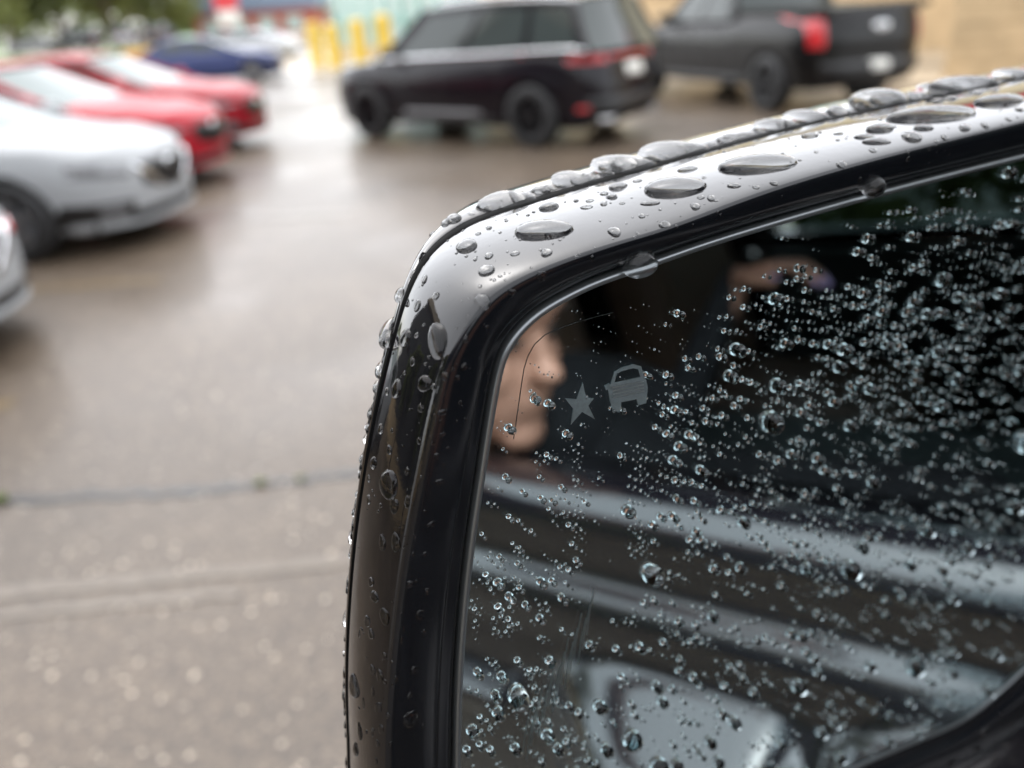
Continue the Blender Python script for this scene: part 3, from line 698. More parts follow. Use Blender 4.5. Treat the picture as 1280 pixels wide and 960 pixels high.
def sky_swell(x, z):
    # added swelling low on the front door, dipped midway, shaped to mirror pale sky
    k = sstep(-.24, -.08, x) * (1 - .85 * sstep(.03, .065, x) * (1 - sstep(.075, .12, x))) * (1 - sstep(.38, .5, x))
    zt = 1.10 + .03 * sstep(.07, .16, x)
    return k * .105 * sstep(zt, zt - .085, z) * (1 - .6 * sstep(zt - .12, .7, z))
def sweep(name, x0, x1, parent, material, sgn=1, prof0=PROF, n=8, zmin=None, inner=True, fl=False):
    rings = []
    for i in range(n + 1):
        x = x0 + (x1 - x0) * i / n
        prof = [(y + sky_swell(x, z), z) for y, z in prof0] if fl else prof0
        rings.append([(x, sgn * y, z) for y, z in prof] + ([(x, sgn * (y - .10), z) for y, z in (prof[-1], prof[len(prof) // 2], (prof[0][0] + .02, prof[0][1] - .01))] if inner else []))
    v, f = loft(rings, True if inner else False, True, True); o = mesh_obj(name, v, f, material, parent, True); fix_normals(o)
    o.data.polygons.foreach_set('use_smooth', [len(p.vertices) == 4 for p in o.data.polygons]); return o
for sg in (1, -1):
    sweep('front_door', -.62, .56, host, BLACKP, sg, DPROF, 70, fl=True); sweep('rear_door', -1.55, -.63, host, BLACKP, sg)
    sweep('front_fender', .57, 1.02, host, BLACKP, sg)
    sweep('bed_side', -3.5, -1.57, host, BLACKP, sg, [(y, z) for y, z in PROF if z > .88])
    sweep('fender_top', 1.02, 2.45, host, BLACKP, sg, [(y, z - .04) for y, z in PROF if z > .95])
    o = box('wheel_arch_trim', (1.05, 2.1, sg * .98 - .06, sg * .98 + .06, .86, .92), TRIM, host, .02)
    make_wheel(host, 1.6, sg * .90, .42, .28, RIMD, sg); make_wheel(host, -2.3, sg * .90, .42, .28, RIMD, sg)
    tube('a_pillar', [(.98, sg * .90, 1.24), (.55, sg * .84, 1.55), (.22, sg * .78, 1.82)], .045, BLACKP, host)
    box('b_pillar', (-.70, -.58, sg * .90 - .05, sg * .90 + .05, 1.20, 1.84), BLACKP, host, .015)
    box('c_pillar', (-1.58, -1.40, sg * .88 - .05, sg * .88 + .05, 1.20, 1.84), BLACKP, host, .015)
    v = [(-1.42, sg * .955, 1.24), (-.70, sg * .955, 1.24), (-.70, sg * .84, 1.80), (-1.36, sg * .84, 1.80)]
    mesh_obj('rear_side_window', v, [(0, 1, 2, 3)], GLASSD, host)
    box('running_board', (-1.3, .8, sg * 1.02 - .10, sg * 1.02 + .10, .40, .45), TRIM, host, .015)
    box('door_handle', (-.52, -.28, sg * 1.062 - .02, sg * 1.062 + .025, .985, 1.02), BLACKP, host, .012)
    box('door_panel', (-.60, .52, sg * .86 - .03, sg * .86 + .03, .55, 1.20), INTER, host, .02)
v = [(-.55, -.955, 1.24), (.82, -.955, 1.24), (.28, -.84, 1.78), (-.55, -.84, 1.80)]; mesh_obj('far_side_window', v, [(0, 1, 2, 3)], TINT, host)
v = [(.98, -.88, 1.25), (.98, .88, 1.25), (.24, .76, 1.81), (.24, -.76, 1.81)]; mesh_obj('windscreen', v, [(0, 1, 2, 3)], GLASSD, host)
v = [(-1.56, -.86, 1.22), (-1.56, .86, 1.22), (-1.50, .8, 1.82), (-1.50, -.8, 1.82)]; mesh_obj('rear_window', v, [(0, 1, 2, 3)], GLASSD, host)
box('roof', (-1.58, .28, -.84, .84, 1.81, 1.89), BLACKP, host, .03)
box('hood', (.98, 2.5, -.90, .90, 1.02, 1.17), BLACKP, host, .05)
box('front_end', (2.3, 2.62, -.98, .98, .45, 1.02), BLACKP, host, .06)
box('cab_floor', (-1.55, 1.0, -.86, .86, .50, .56), INTER, host); box('firewall', (.98, 1.05, -.9, .9, .5, 1.2), INTER, host); box('cab_back_wall', (-1.6, -1.565, -.88, .88, .5, 1.22), INTER, host)
box('dashboard', (.42, .97, -.82, .82, .95, 1.22), INTER, host, .05); box('centre_console', (-.6, .4, -.16, .16, .56, .92), INTER, host, .03)
box('bed_floor', (-3.45, -1.62, -.88, .88, .80, .86), TRIM, host); box('tailgate', (-3.56, -3.50, -.95, .95, .70, 1.22), BLACKP, host, .02)
box('chassis', (-3.4, 2.4, -.5, .5, .38, .49), TRIM, host)
for sy in (.45, -.45):
    s_ = bpy.data.objects.new('seat', None); link(s_, host); s_.location = (0, sy, 0)
    box('cushion', (-.62, -.08, -.26, .26, .72, .90), LEATH, s_, .05); 
    o = box('backrest', (-.09, .09, -.27, .27, 0, .66), LEATH, s_, .06); o.location = (-.66, 0, .86); o.rotation_euler = (0, R_(-14), 0)
    o = box('headrest', (-.06, .06, -.14, .14, 0, .2), LEATH, s_, .05); o.location = (-.84, 0, 1.54); o.rotation_euler = (0, R_(-8), 0)
box('rear_bench', (-1.5, -1.05, -.75, .75, .72, .92), LEATH, host, .05)
sw = bpy.data.objects.new('steering_wheel', None); link(sw, host); sw.location = (.33, .47, 1.12); sw.rotation_euler = (0, R_(-28), 0)
tube('rim', [(0, .19 * math.cos(a), .19 * math.sin(a)) for a in np.linspace(0, 2 * math.pi, 40)], .016, INTER, sw, 10)
box('hub', (-.01, .05, -.08, .08, -.06, .06), INTER, sw, .02)
for a in (0, math.pi, -math.pi / 2): tube('spoke', [(.02, .06 * math.cos(a), .06 * math.sin(a)), (0, .18 * math.cos(a), .18 * math.sin(a))], .014, INTER, sw, 8)
tube('steering_column', [(.36, .47, 1.10), (.7, .47, 1.0)], .05, INTER, host)

# ================================================================== DRIVER
def capsule_bm(bm, a, b, ra, rb_, seg=10):
    a, b = Vector(a), Vector(b); n_ = 5
    pts = [a.lerp(b, i / n_) for i in range(n_ + 1)]; v, f = tube_data(pts, [ra + (rb_ - ra) * i / n_ for i in range(n_ + 1)], seg)
    vs_ = [bm.verts.new(p) for p in v]
    for q in f: bm.faces.new([vs_[i] for i in q])
    for p, r in ((a, ra), (b, rb_)): bmesh.ops.create_icosphere(bm, subdivisions=2, radius=r, matrix=Matrix.Translation(p))
def ell_bm(bm, c, rad, rot=None):
    if rot is not None: rad = tuple(q * 1.16 for q in rad)
    M_ = Matrix.Translation(Vector(c)) @ (rot or Matrix.Identity(4)) @ Matrix.Diagonal((*rad, 1))
    bmesh.ops.create_icosphere(bm, subdivisions=3, radius=1, matrix=M_)
# host-local coordinates; head faces +X, tipped down and turned a little outwards
HC = Vector((-.392, .872, 1.398))
Hrot = Matrix.Rotation(R_(8), 4, 'Z') @ Matrix.Rotation(R_(14), 4, 'Y')
HS = 1.16
def hd(x, y, z): return HC + (Hrot @ Vector((x, y, z))) * HS
bm = bmesh.new()
ell_bm(bm, hd(-.015, 0, .035), (.100, .078, .100), Hrot); ell_bm(bm, hd(.030, 0, -.045), (.060, .062, .075), Hrot)      # skull, jaw
ell_bm(bm, hd(.062, 0, .058), (.030, .058, .038), Hrot)                                                                # brow
ell_bm(bm, hd(.085, 0, .005), (.014, .012, .032), Hrot @ Matrix.Rotation(R_(-18), 4, 'Y')); ell_bm(bm, hd(.100, 0, -.014), (.018, .017, .014), Hrot)  # nose
for sg in (1, -1):
    ell_bm(bm, hd(.050, sg * .036, -.020), (.030, .028, .030), Hrot); ell_bm(bm, hd(-.005, sg * .078, 0), (.018, .010, .030), Hrot)    # cheek, ear
ell_bm(bm, hd(.083, 0, -.050), (.013, .024, .008), Hrot); ell_bm(bm, hd(.081, 0, -.064), (.013, .021, .009), Hrot)     # lips
ell_bm(bm, hd(.066, 0, -.098), (.026, .030, .024), Hrot)                                                                # chin
neck0 = hd(-.03, 0, -.07); sh = Vector((-.50, .60, 1.22))
capsule_bm(bm, neck0, sh + Vector((.02, .10, -.02)), .052, .062)
pel = Vector((-.40, .47, .97))
capsule_bm(bm, sh + Vector((0, -.02, -.12)), pel, .135, .15, 14); ell_bm(bm, sh + Vector((.01, -.02, -.05)), (.11, .19, .10))
shL = sh + Vector((.03, .17, -.03)); shR = sh + Vector((.03, -.19, -.05))
cam_l = Vector(((EYE - HO).dot(hf), (EYE - HO).dot(hl), EYE.z))
phone_c = cam_l + Vector((-.028, .0, -.035))
wrL = phone_c + Vector((-.055, -.055, -.085)); elL = Vector((-.40, 1.12, 1.32))
capsule_bm(bm, shL, elL, .056, .045); capsule_bm(bm, elL, wrL, .043, .028)
elR = Vector((-.36, .36, 1.12)); wrR = Vector((-.27, .30, 1.345))
capsule_bm(bm, shR, elR, .056, .044); capsule_bm(bm, elR, wrR, .042, .027)
hips = [pel + Vector((.02, s_ * .10, -.02)) for s_ in (1, -1)]
for s_, hp_ in zip((1, -1), hips):
    kn = Vector((.12, .47 + s_ * .14, .98)); an = Vector((.32, .47 + s_ * .12, .62))
    capsule_bm(bm, hp_, kn, .085, .06); capsule_bm(bm, kn, an, .056, .04); capsule_bm(bm, an + Vector((-.03, 0, -.0)), an + Vector((.16, 0, -.02)), .042, .034)
nails = []
def hand(bm, wr, fwd, side, curl, spread=.5, thumb=1):
    """palm from the wrist along fwd; side = towards the thumb; fingers bend towards curl"""
    fwd, side, curl = fwd.normalized(), side.normalized(), curl.normalized()
    pc_ = wr + fwd * .05
    for k in (-1, -.33, .33, 1): capsule_bm(bm, wr + side * k * .016, wr + fwd * .082 + side * k * .030, .015, .0125, 8)
    for k, ln in ((1, .068), (.33, .076), (-.33, .071), (-1, .056)):
        b0 = wr + fwd * .085 + side * k * .030; d_ = (fwd + side * k * .12 * spread).normalized(); p = b0; ang = [.25, .55, .55]; a_ = 0
        for j, seg_ in enumerate((.44, .31, .25)):
            a_ += ang[j]; q = p + (d_ * math.cos(a_) + curl * math.sin(a_)) * ln * seg_ * 1.15
            capsule_bm(bm, p, q, .0098 - .0007 * j, .0092 - .0008 * j, 8); last = (p, q, d_ * math.cos(a_) + curl * math.sin(a_)); p = q
        nails.append((last[1], last[2].normalized(), (curl * math.cos(a_) * -1 + d_ * math.sin(a_)).normalized()))
    t0 = wr + fwd * .025 + side * .026; t1 = t0 + side * .026 * thumb + fwd * .030 + curl * .012; t2 = t1 + fwd * .034 + curl * .012
    capsule_bm(bm, t0, t1, .015, .0125, 8); capsule_bm(bm, t1, t2, .0120, .0095, 8)
    nails.append((t2, (t2 - t1).normalized(), (-curl)))
hand(bm, wrR, Vector((.93, .08, .27)), Vector((-.1, .95, .1)), Vector((.35, .0, -.9)))
hand(bm, wrL, Vector((.15, .35, .9)), Vector((.5, .75, -.3)), Vector((.75, .3, .2)))
me = bpy.data.meshes.new('person'); bm.to_mesh(me); bm.free()
tmp = bpy.data.objects.new('person', me); col.objects.link(tmp)
rm = tmp.modifiers.new('remesh', 'REMESH'); rm.mode = 'VOXEL'; rm.voxel_size = .0065
sm = tmp.modifiers.new('smooth', 'SMOOTH'); sm.iterations = 2; sm.factor = .5
dg = bpy.context.evaluated_depsgraph_get(); me2 = bpy.data.meshes.new_from_object(tmp.evaluated_get(dg)); bpy.data.objects.remove(tmp)
me2.name = 'person'; me2.materials.clear(); me2.materials.append(SKIN); me2.materials.append(CLOTH)
co = np.zeros(len(me2.polygons) * 3); me2.polygons.foreach_get('center', co); co = co.reshape(-1, 3)
def near(a, b, r):
    a, b = np.array(a), np.array(b); t = np.clip(((co - a) @ (b - a)) / ((b - a) @ (b - a)), 0, 1); return np.linalg.norm(co - (a + t[:, None] * (b - a)), axis=1) < r
skin_m = (np.linalg.norm(co - np.array(HC), axis=1) < .19) | near(elL, wrL, .06) & (np.linalg.norm(co - np.array(elL), axis=1) > .06) \
    | ((np.linalg.norm(co - np.array(wrR), axis=1) < .19) & (co[:, 0] > wrR.x + .005)) | (np.linalg.norm(co - np.array(wrL), axis=1) < .19)
me2.polygons.foreach_set('material_index', np.where(skin_m, 0, 1).astype(np.int32)); me2.polygons.foreach_set('use_smooth', [True] * len(me2.polygons)); me2.update()
person = bpy.data.objects.new('person', me2); link(person); person.location = HO; person.rotation_euler = host.rotation_euler
tag(person, 'person in dark clothing leaning out of the truck window, face reflected in the mirror', 'person')
# hair as a shell behind the face
bm = bmesh.new(); ell_bm(bm, hd(-.042, 0, .050), (.098, .088, .098), Hrot); ell_bm(bm, hd(-.085, 0, -.03), (.055, .075, .11), Hrot)
hm = bpy.data.meshes.new('hair'); bm.to_mesh(hm); bm.free(); hm.materials.append(HAIR); hm.polygons.foreach_set('use_smooth', [True] * len(hm.polygons)); link(bpy.data.objects.new('hair', hm), person)
for sg in (1, -1):
    for nm_, c_, r_3, mt_ in (('eye', (.0745, sg * .031, .020), (.010, .013, .0075), HAIR), ('eyebrow', (.083, sg * .034, .046), (.006, .022, .005), HAIR)):
        bm = bmesh.new(); ell_bm(bm, hd(*c_), r_3, Hrot); q_m = bpy.data.meshes.new(nm_); bm.to_mesh(q_m); bm.free(); q_m.materials.append(mt_); q_m.polygons.foreach_set('use_smooth', [True] * len(q_m.polygons)); link(bpy.data.objects.new(nm_, q_m), person)
for p, d_, up_ in nails:
    x_ = d_; z_ = (up_ - x_ * up_.dot(x_)).normalized(); y_ = z_.cross(x_)
    bm = bmesh.new(); bmesh.ops.create_icosphere(bm, subdivisions=2, radius=1, matrix=Matrix.Translation(p + z_ * .0072 + x_ * .003) @ Matrix((x_, y_, z_)).transposed().to_4x4() @ Matrix.Diagonal((.0105, .0066, .003, 1)))
    nm_ = bpy.data.meshes.new('fingernail'); bm.to_mesh(nm_); bm.free(); nm_.materials.append(NAIL); nm_.polygons.foreach_set('use_smooth', [True] * len(nm_.polygons)); link(bpy.data.objects.new('fingernail', nm_), person)
# the phone itself, just behind the lens
ph = bpy.data.objects.new('smartphone', None); link(ph)
mw = Matrix((RT, UP, -FWD)).transposed().to_4x4(); mw.translation = EYE; ph.matrix_world = mw
tag(ph, 'black smartphone in a tan case taking the picture', 'phone')
box('case', (-.125, .033, -.060, .020, .012, .021), CASEM, ph, .004); box('back_glass', (-.119, .027, -.054, .014, .0095, .0118), PHONEM, ph, .001)

# ================================================================== SIDE MIRROR
MYAW, MTILT, MD = 66.0, 5.0, 0.19
mu = Vector((math.sin(R_(MYAW)), math.cos(R_(MYAW)), 0)); mnh = Vector((math.cos(R_(MYAW)), -math.sin(R_(MYAW)), 0))
mn = mnh * math.cos(R_(MTILT)) + Vector((0, 0, math.sin(R_(MTILT)))); mv = mn.cross(mu)
MP = EYE + pray(632, 424) * MD
def unp(x, y, wv=0.0):
    d = pray(x, y); t = ((MP + mn * wv - EYE).dot(mn)) / d.dot(mn); q = EYE + d * t - MP
    return (q.dot(mu), q.dot(mv))
def m2w(u, v, w_): return MP + mu * u + mv * v + mn * w_
side_mirror = bpy.data.objects.new('side_mirror', None); link(side_mirror)
mm_ = Matrix((mu, mv, mn)).transposed().to_4x4(); mm_.translation = MP; side_mirror.matrix_world = mm_
tag(side_mirror, 'rain covered glossy black side mirror of a truck in the foreground', 'side mirror')

STN = [((565, 960), (478, 960), (438, 960)), ((568, 830), (486, 830), (435, 840)), ((579, 700), (502, 700), (443, 700)), ((597, 575), (526, 575), (460, 575)),
       ((616, 462), (553, 457), (486, 456)), ((627, 432), (569, 425), (500, 403)), ((645, 407), (588, 395), (514, 363)), ((670, 385), (610, 370), (531, 331)),
       ((700, 367), (640, 350), (556, 304)), ((740, 348), (682, 331), (596, 279)), ((800, 327), (752, 306), (660, 257)), ((880, 299), (830, 283), (750, 230)),
       ((1000, 263), (950, 238), (880, 193)), ((1120, 230), (1080, 199), (1030, 153)), ((1280, 190), (1260, 154), (1250, 107)), ((1400, 162), (1405, 118), (1410, 70)),
       ((1452, 160), (1475, 110), (1490, 58)), ((1480, 190), (1515, 135), (1545, 80)), ((1475, 260), (1520, 240), (1560, 200)), ((1440, 480), (1485, 490), (1530, 480)),
       ((1390, 660), (1440, 690), (1490, 700)), ((1340, 770), (1380, 820), (1430, 860)), ((1280, 832), (1305, 890), (1345, 950)), ((1209, 894), (1225, 950), (1255, 1010)),
       ((1134, 928), (1145, 985), (1165, 1045)), ((1064, 958), (1070, 1015), (1080, 1075)), ((900, 1035), (895, 1095), (890, 1160)), ((720, 1130), (700, 1195), (680, 1260)),
       ((640, 1165), (605, 1225), (575, 1285)), ((590, 1165), (535, 1215), (490, 1255)), ((568, 1110), (495, 1150), (445, 1170))]
def crom(pts, sub=6):
    P = np.array(pts); n = len(P); out_ = []
    for i in range(n):
        p0, p1, p2, p3 = P[(i - 1) % n], P[i], P[(i + 1) % n], P[(i + 2) % n]
        # centripetal weights keep uneven stations from overshooting
        d1 = np.linalg.norm(p2 - p1) ** .5 + 1e-9; d0 = np.linalg.norm(p1 - p0) ** .5 + 1e-9; d2 = np.linalg.norm(p3 - p2) ** .5 + 1e-9
        m1 = (p2 - p1) + d1 * ((p1 - p0) / d0 - (p2 - p0) / (d0 + d1)); m2 = (p2 - p1) + d1 * ((p3 - p2) / d2 - (p3 - p1) / (d1 + d2))
        for k in range(sub):
            t = k / sub; out_.append((2 * t ** 3 - 3 * t ** 2 + 1) * p1 + (t ** 3 - 2 * t ** 2 + t) * m1 + (-2 * t ** 3 + 3 * t ** 2) * p2 + (t ** 3 - t ** 2) * m2)
    return np.array(out_)
WK, WS = .0045, -.032
WSA = [-.015] * 5 + [-.0165, -.019, -.023, -.0275, -.031] + [-.032] * 8 + [-.030, -.026, -.022, -.019] + [-.018] * 8 + [-.016]
Gc = crom([unp(*s_[0], 0.0) for s_ in STN]); Kc = crom([unp(*s_[1], WK) for s_ in STN]); Sc = crom([unp(*s_[2], w_) for s_, w_ in zip(STN, WSA)])
NP = len(Gc)
def smooth2(C, it=3):
    for _ in range(it): C = .25 * np.roll(C, 1, 0) + .5 * C + .25 * np.roll(C, -1, 0)
    return C
Gc, Kc, Sc = smooth2(Gc), smooth2(Kc), smooth2(Sc); WSv = smooth2(crom([(w_, 0.0) for w_ in WSA]))[:, 0]
def outward(C):
    t = np.roll(C, -1, 0) - np.roll(C, 1, 0); t /= np.linalg.norm(t, axis=1)[:, None] + 1e-12
    nrm = np.stack([-t[:, 1], t[:, 0]], 1); c0 = C.mean(0)
    if ((C - c0) * nrm).sum() < 0: nrm = -nrm
    for _ in range(6): nrm = .25 * np.roll(nrm, 1, 0) + .5 * nrm + .25 * np.roll(nrm, -1, 0)
    return nrm / np.linalg.norm(nrm, axis=1)[:, None]
oG, oK, oS = outward(Gc), outward(Kc), outward(Sc)
def ring(C, wv): return [(float(p[0]), float(p[1]), float(wv if not hasattr(wv, '__len__') else wv[i])) for i, p in enumerate(C)]
def lrp(t): return Gc + (Kc - Gc) * t
# reflecting layer, its ground edge, and the clear pane above it
PANE = .0018
v = ring(Gc - oG * .0016, 0.0); mg = mesh_obj('mirror_layer', v, [tuple(range(NP))], MIRM, side_mirror); fix_normals(mg)
if mg.data.polygons[0].normal.z < 0: mg.data.flip_normals()
v, f = loft([ring(Gc - oG * .0021, PANE - .0004), ring(Gc - oG * .0019, PANE + .0003), ring(Gc - oG * .0013, PANE + .0007), ring(Gc - oG * .0006, PANE + .0006), ring(Gc - oG * .0001, PANE), ring(Gc, -.0016)])
o = mesh_obj('glass_edge', v, f, CHROME_EDGE, side_mirror, True); fix_normals(o)
PANEM = bpy.data.materials.new('clear_pane'); PANEM.use_nodes = True
_b = PANEM.node_tree.nodes['Principled BSDF']; _b.inputs['Base Color'].default_value = (.98, .99, .99, 1); _b.inputs['Roughness'].default_value = 0.0
_b.inputs['Transmission Weight'].default_value = 1.0; _b.inputs['IOR'].default_value = 1.45
v = ring(Gc - oG * .0017, PANE); pane_o = mesh_obj('glass_pane', v, [tuple(range(NP))], PANEM, side_mirror)
if pane_o.data.polygons[0].normal.z < 0: pane_o.data.flip_normals()

# bezel: stepped lip round the glass, crease, broad outer face, rolled edge at the seam
r_ = [ring(Gc + oG * .0007, -.004), ring(Gc + oG * .0007, .0006), ring(Gc + oG * .0010, .0013), ring(lrp(.12), .0017), ring(lrp(.22), .0019), ring(lrp(.25), .0022), ring(lrp(.28), .0034), ring(lrp(.31), .0038),
      ring(lrp(.5), .0046), ring(lrp(.72), .0053), ring(lrp(.86), .0056), ring(lrp(.94), .0054), ring(Kc, WK)]
lipv, lipf = loft(r_); lip = mesh_obj('inner_lip', lipv, lipf, LIPM, side_mirror, True); fix_normals(lip)
r_ = [ring(lrp(.965), .0050), ring(Kc, WK + .00005)]
for t in (.04, .09, .16, .25, .36, .48, .6, .72, .82, .9, .95):
    C = Kc + (Sc - Kc) * t + oS * (.0016 * math.sin(math.pi * min(t, 1)) ** .8)
    r_.append(ring(C, WK + (WSv - WK) * (t ** 1.15) + .0006 * math.sin(math.pi * t)))
r_ += [ring(Sc + oS * .00005, WSv + .0004), ring(Sc + oS * .0001, WSv - .0002), ring(Sc - oS * .0004, WSv - .0007), ring(Sc - oS * .003, WSv - .0008)]
bzv, bzf = loft(r_); bezel = mesh_obj('bezel', bzv, bzf, PIANO, side_mirror, True); fix_normals(bezel)
GAPW = .0012 + .0048 * np.clip((-WSv - .015) / .017, 0, 1)
# dark seam between bezel and cap
v, f = loft([ring(Sc - oS * .0016, WSv - .0006), ring(Sc - oS * .0004, WSv - .0009), ring(Sc + oS * .0001, WSv - .0012), ring(Sc + oS * .0004, WSv - GAPW), ring(Sc - oS * .002, WSv - GAPW - .001)]); o = mesh_obj('seam', v, f, GAPM, side_mirror, True); fix_normals(o)
# cap: shell behind the seam
ctr = Sc.mean(0); umax, vmin = Sc[:, 0].max(), Sc[:, 1].min()
def capring(off, wv, su, sv):
    C = Sc + oS * off; C = np.stack([umax - (umax - C[:, 0]) * su, vmin + (C[:, 1] - vmin) * sv], 1); return C, wv
r_ = []
for off, dw, su, sv in ((-.002, -.0016, 1, 1), (-.0004, -.0017, 1, 1), (.0002, -.0021, 1, 1), (.0014, -.004, .9975, .9998), (.0027, -.009, .990, .9995), (.0034, -.016, .978, .999), (.0030, -.026, .958, .993), (0, -.040, .935, .950), (0, -.056, .87, .90), (0, -.070, .77, .81), (0, -.080, .63, .68), (0, -.086, .45, .5), (0, -.088, .22, .26)):
    C, wv = capring(off, WSv + dw - GAPW + .0012, su, sv); r_.append(ring(C, wv))
capv, capf = loft(r_, True, False, True); cap = mesh_obj('cap', capv, capf, CAPM, side_mirror, True); fix_normals(cap)
v, f = loft([ring(Sc - oS * .004, -.006), ring(Sc - oS * .006, -.03)], True, True, True); o = mesh_obj('housing_core', v, f, GAPM, side_mirror)
# arm to the door
def w2m(p): q = p - MP; return Vector((q.dot(mu), q.dot(mv), q.dot(mn)))
pa = Vector((umax - .03, vmin + .06, -.05)); pd = w2m(hp(.50, .99, 1.235)); pmid = (pa + pd) / 2 + Vector((0, -.012, 0))
tube('arm', [pa + Vector((-.05, .01, 0)), pa, pmid, pd], [.03, .034, .034, .04], TRIM, side_mirror, 14)

# marks etched in the glass
def flat(name, pts, wv, material):
    v = [(*unp(x, y, wv), wv) for x, y in pts]; o = mesh_obj(name, v, [tuple(range(len(v)))], material, side_mirror)
    if o.data.polygons[0].normal.z < 0: o.data.flip_normals()
    return o
star = [(727, 477), (731, 496), (741, 497), (734, 506), (742, 523), (726, 514), (712, 530), (715, 510), (705, 497), (719, 498)]
flat('star_mark', star, .0002, ICON)
def frame_line(name, pts, width, wv, material):
    P = [Vector(unp(x, y, wv)) for x, y in pts]; V = []; Fc = []
    for i, p in enumerate(P):
        t = (P[min(i + 1, len(P) - 1)] - P[max(i - 1, 0)]).normalized(); s_ = Vector((-t.y, t.x)) * width / 2
        V += [(p.x + s_.x, p.y + s_.y, wv), (p.x - s_.x, p.y - s_.y, wv)]
        if i: k = 2 * i; Fc.append((k - 2, k - 1, k + 1, k))
    return mesh_obj(name, V, Fc, material, side_mirror)
carb = [(757, 482), (764, 478), (800, 470), (806, 474), (808, 484), (806, 503), (796, 506), (794, 498), (775, 502), (774, 513), (765, 514), (761, 500), (759, 488)]
flat('car_mark_body', carb, .0002, ICON)
frame_line('car_mark_roof', [(764, 479), (768, 465), (775, 461), (790, 457), (798, 459), (802, 473)], .0011, .00023, ICON)
flat('car_mark_mirror', [(754, 481), (760, 478), (762, 484), (756, 487)], .0002, ICON)
for k in range(4): frame_line('car_mark_grille', [(764 + k * .4, 484 + k * 4), (803 + k * .3, 476 + k * 4)], .00018, .00027, HEAT)
arc = [(641, 548), (645, 520), (650, 485), (654, 460), (659, 444), (667, 430), (680, 418), (697, 410), (720, 402), (745, 395), (765, 390)]
frame_line('etched_arc', arc, .00016, .0002, ETCH)
for k in range(16):
    t = k / 15; x0 = 742 - 80 * t; y0 = 735 + 150 * t + (k % 3) * 8
    frame_line('heater_line', [(x0, y0), (x0 - 6, y0 + 28), (x0 - 10, y0 + 58)], .00025, .0003, HEAT)

# ================================================================== WATER DROPS
bpy.context.view_layer.update()
def bvh(objs):
    V = []; P = []
    for o in objs:
        off = len(V); V += [side_mirror.matrix_world @ v_.co for v_ in o.data.vertices]; P += [[i + off for i in p.vertices] for p in o.data.polygons]
    return BVHTree.FromPolygons(V, P)
T_front = bvh([bezel, lip]); T_cap = bvh([cap])
GRAV = Vector((0, 0, -1))
def dome(ax, by, hz, seg=18, rings_=6, sag=0.0, sagdir=0.0, irr=.10, sink=.12, rnd=random):
    """open dome on z = 0, semi-axes ax, by, height hz; sag moves the belly towards sagdir"""
    ph_ = [rnd.uniform(0, 6.28) for _ in range(3)]; V = [Vector((ax * .38 * sag * math.cos(sagdir), by * .38 * sag * math.sin(sagdir), hz))]; Fc = []
    for i in range(1, rings_ + 1):
        r = math.sin(math.pi / 2 * i / rings_); z = math.cos(math.pi / 2 * i / rings_)
        for k in range(seg):
            a_ = 2 * math.pi * k / seg; rr = r * (1 + irr * (math.sin(2 * a_ + ph_[0]) + .6 * math.sin(3 * a_ + ph_[1])) * r)
            x = ax * rr * math.cos(a_); y = by * rr * math.sin(a_)
            if sag: x += ax * .38 * sag * z * math.cos(sagdir); y += by * .38 * sag * z * math.sin(sagdir)
            V.append(Vector((x, y, hz * z if i < rings_ else -hz * sink)))
    for k in range(seg): Fc.append((0, 1 + k, 1 + (k + 1) % seg))
    for i in range(rings_ - 1):
        for k in range(seg):
            a0 = 1 + i * seg + k; a1 = 1 + i * seg + (k + 1) % seg; Fc.append((a0, a0 + seg, a1 + seg, a1))
    return V, Fc
def place(P, N, L, H, ang=0.0, hfac=.5, grav=.5):
    """frame and semi-axes so that the drop at P spans L x H pixels of the picture"""
    depth = (P - EYE).dot(FWD); pxm = F / depth
    a_ = R_(ang); t1 = RT * math.cos(a_) - UP * math.sin(a_) if False else RT * math.cos(a_) + UP * math.sin(a_)
    t1 = (t1 - N * t1.dot(N)).normalized(); t2 = N.cross(t1)
    def pl(v_): return math.hypot(v_.dot(RT), v_.dot(UP)) * pxm
    ax = L / 2 / max(pl(t1), pxm * .35); by = H / 2 / max(pl(t2), pxm * .3)
    by = min(max(by, ax * .45), ax * 2.6)
    g_ = GRAV - N * GRAV.dot(N); steep = g_.length
    sd = math.atan2(g_.dot(t2), g_.dot(t1)) if steep > 1e-3 else 0
    return t1, t2, ax, by, sd, steep
drops = []
WDG = 'rain drops on the side mirror'
def add_drop(P, N, L, H, ang, label, hfac=.42, group=None, seg=18, rr_=6):
    t1, t2, ax, by, sd, steep = place(P, N, L, H, ang)
    hz = hfac * min(ax, by) * (1.25 if min(ax, by) < .0012 else 1.0)
    V, Fc = dome(ax, by, hz, seg, rr_, .55 * steep, sd)
    M_ = Matrix((t1, t2, N)).transposed().to_4x4(); M_.translation = P
    o = mesh_obj('water_drop', V, Fc, WATER, None, True); o.matrix_world = M_
    tag(o, label, 'water drop', group or WDG); drops.append(o); return o

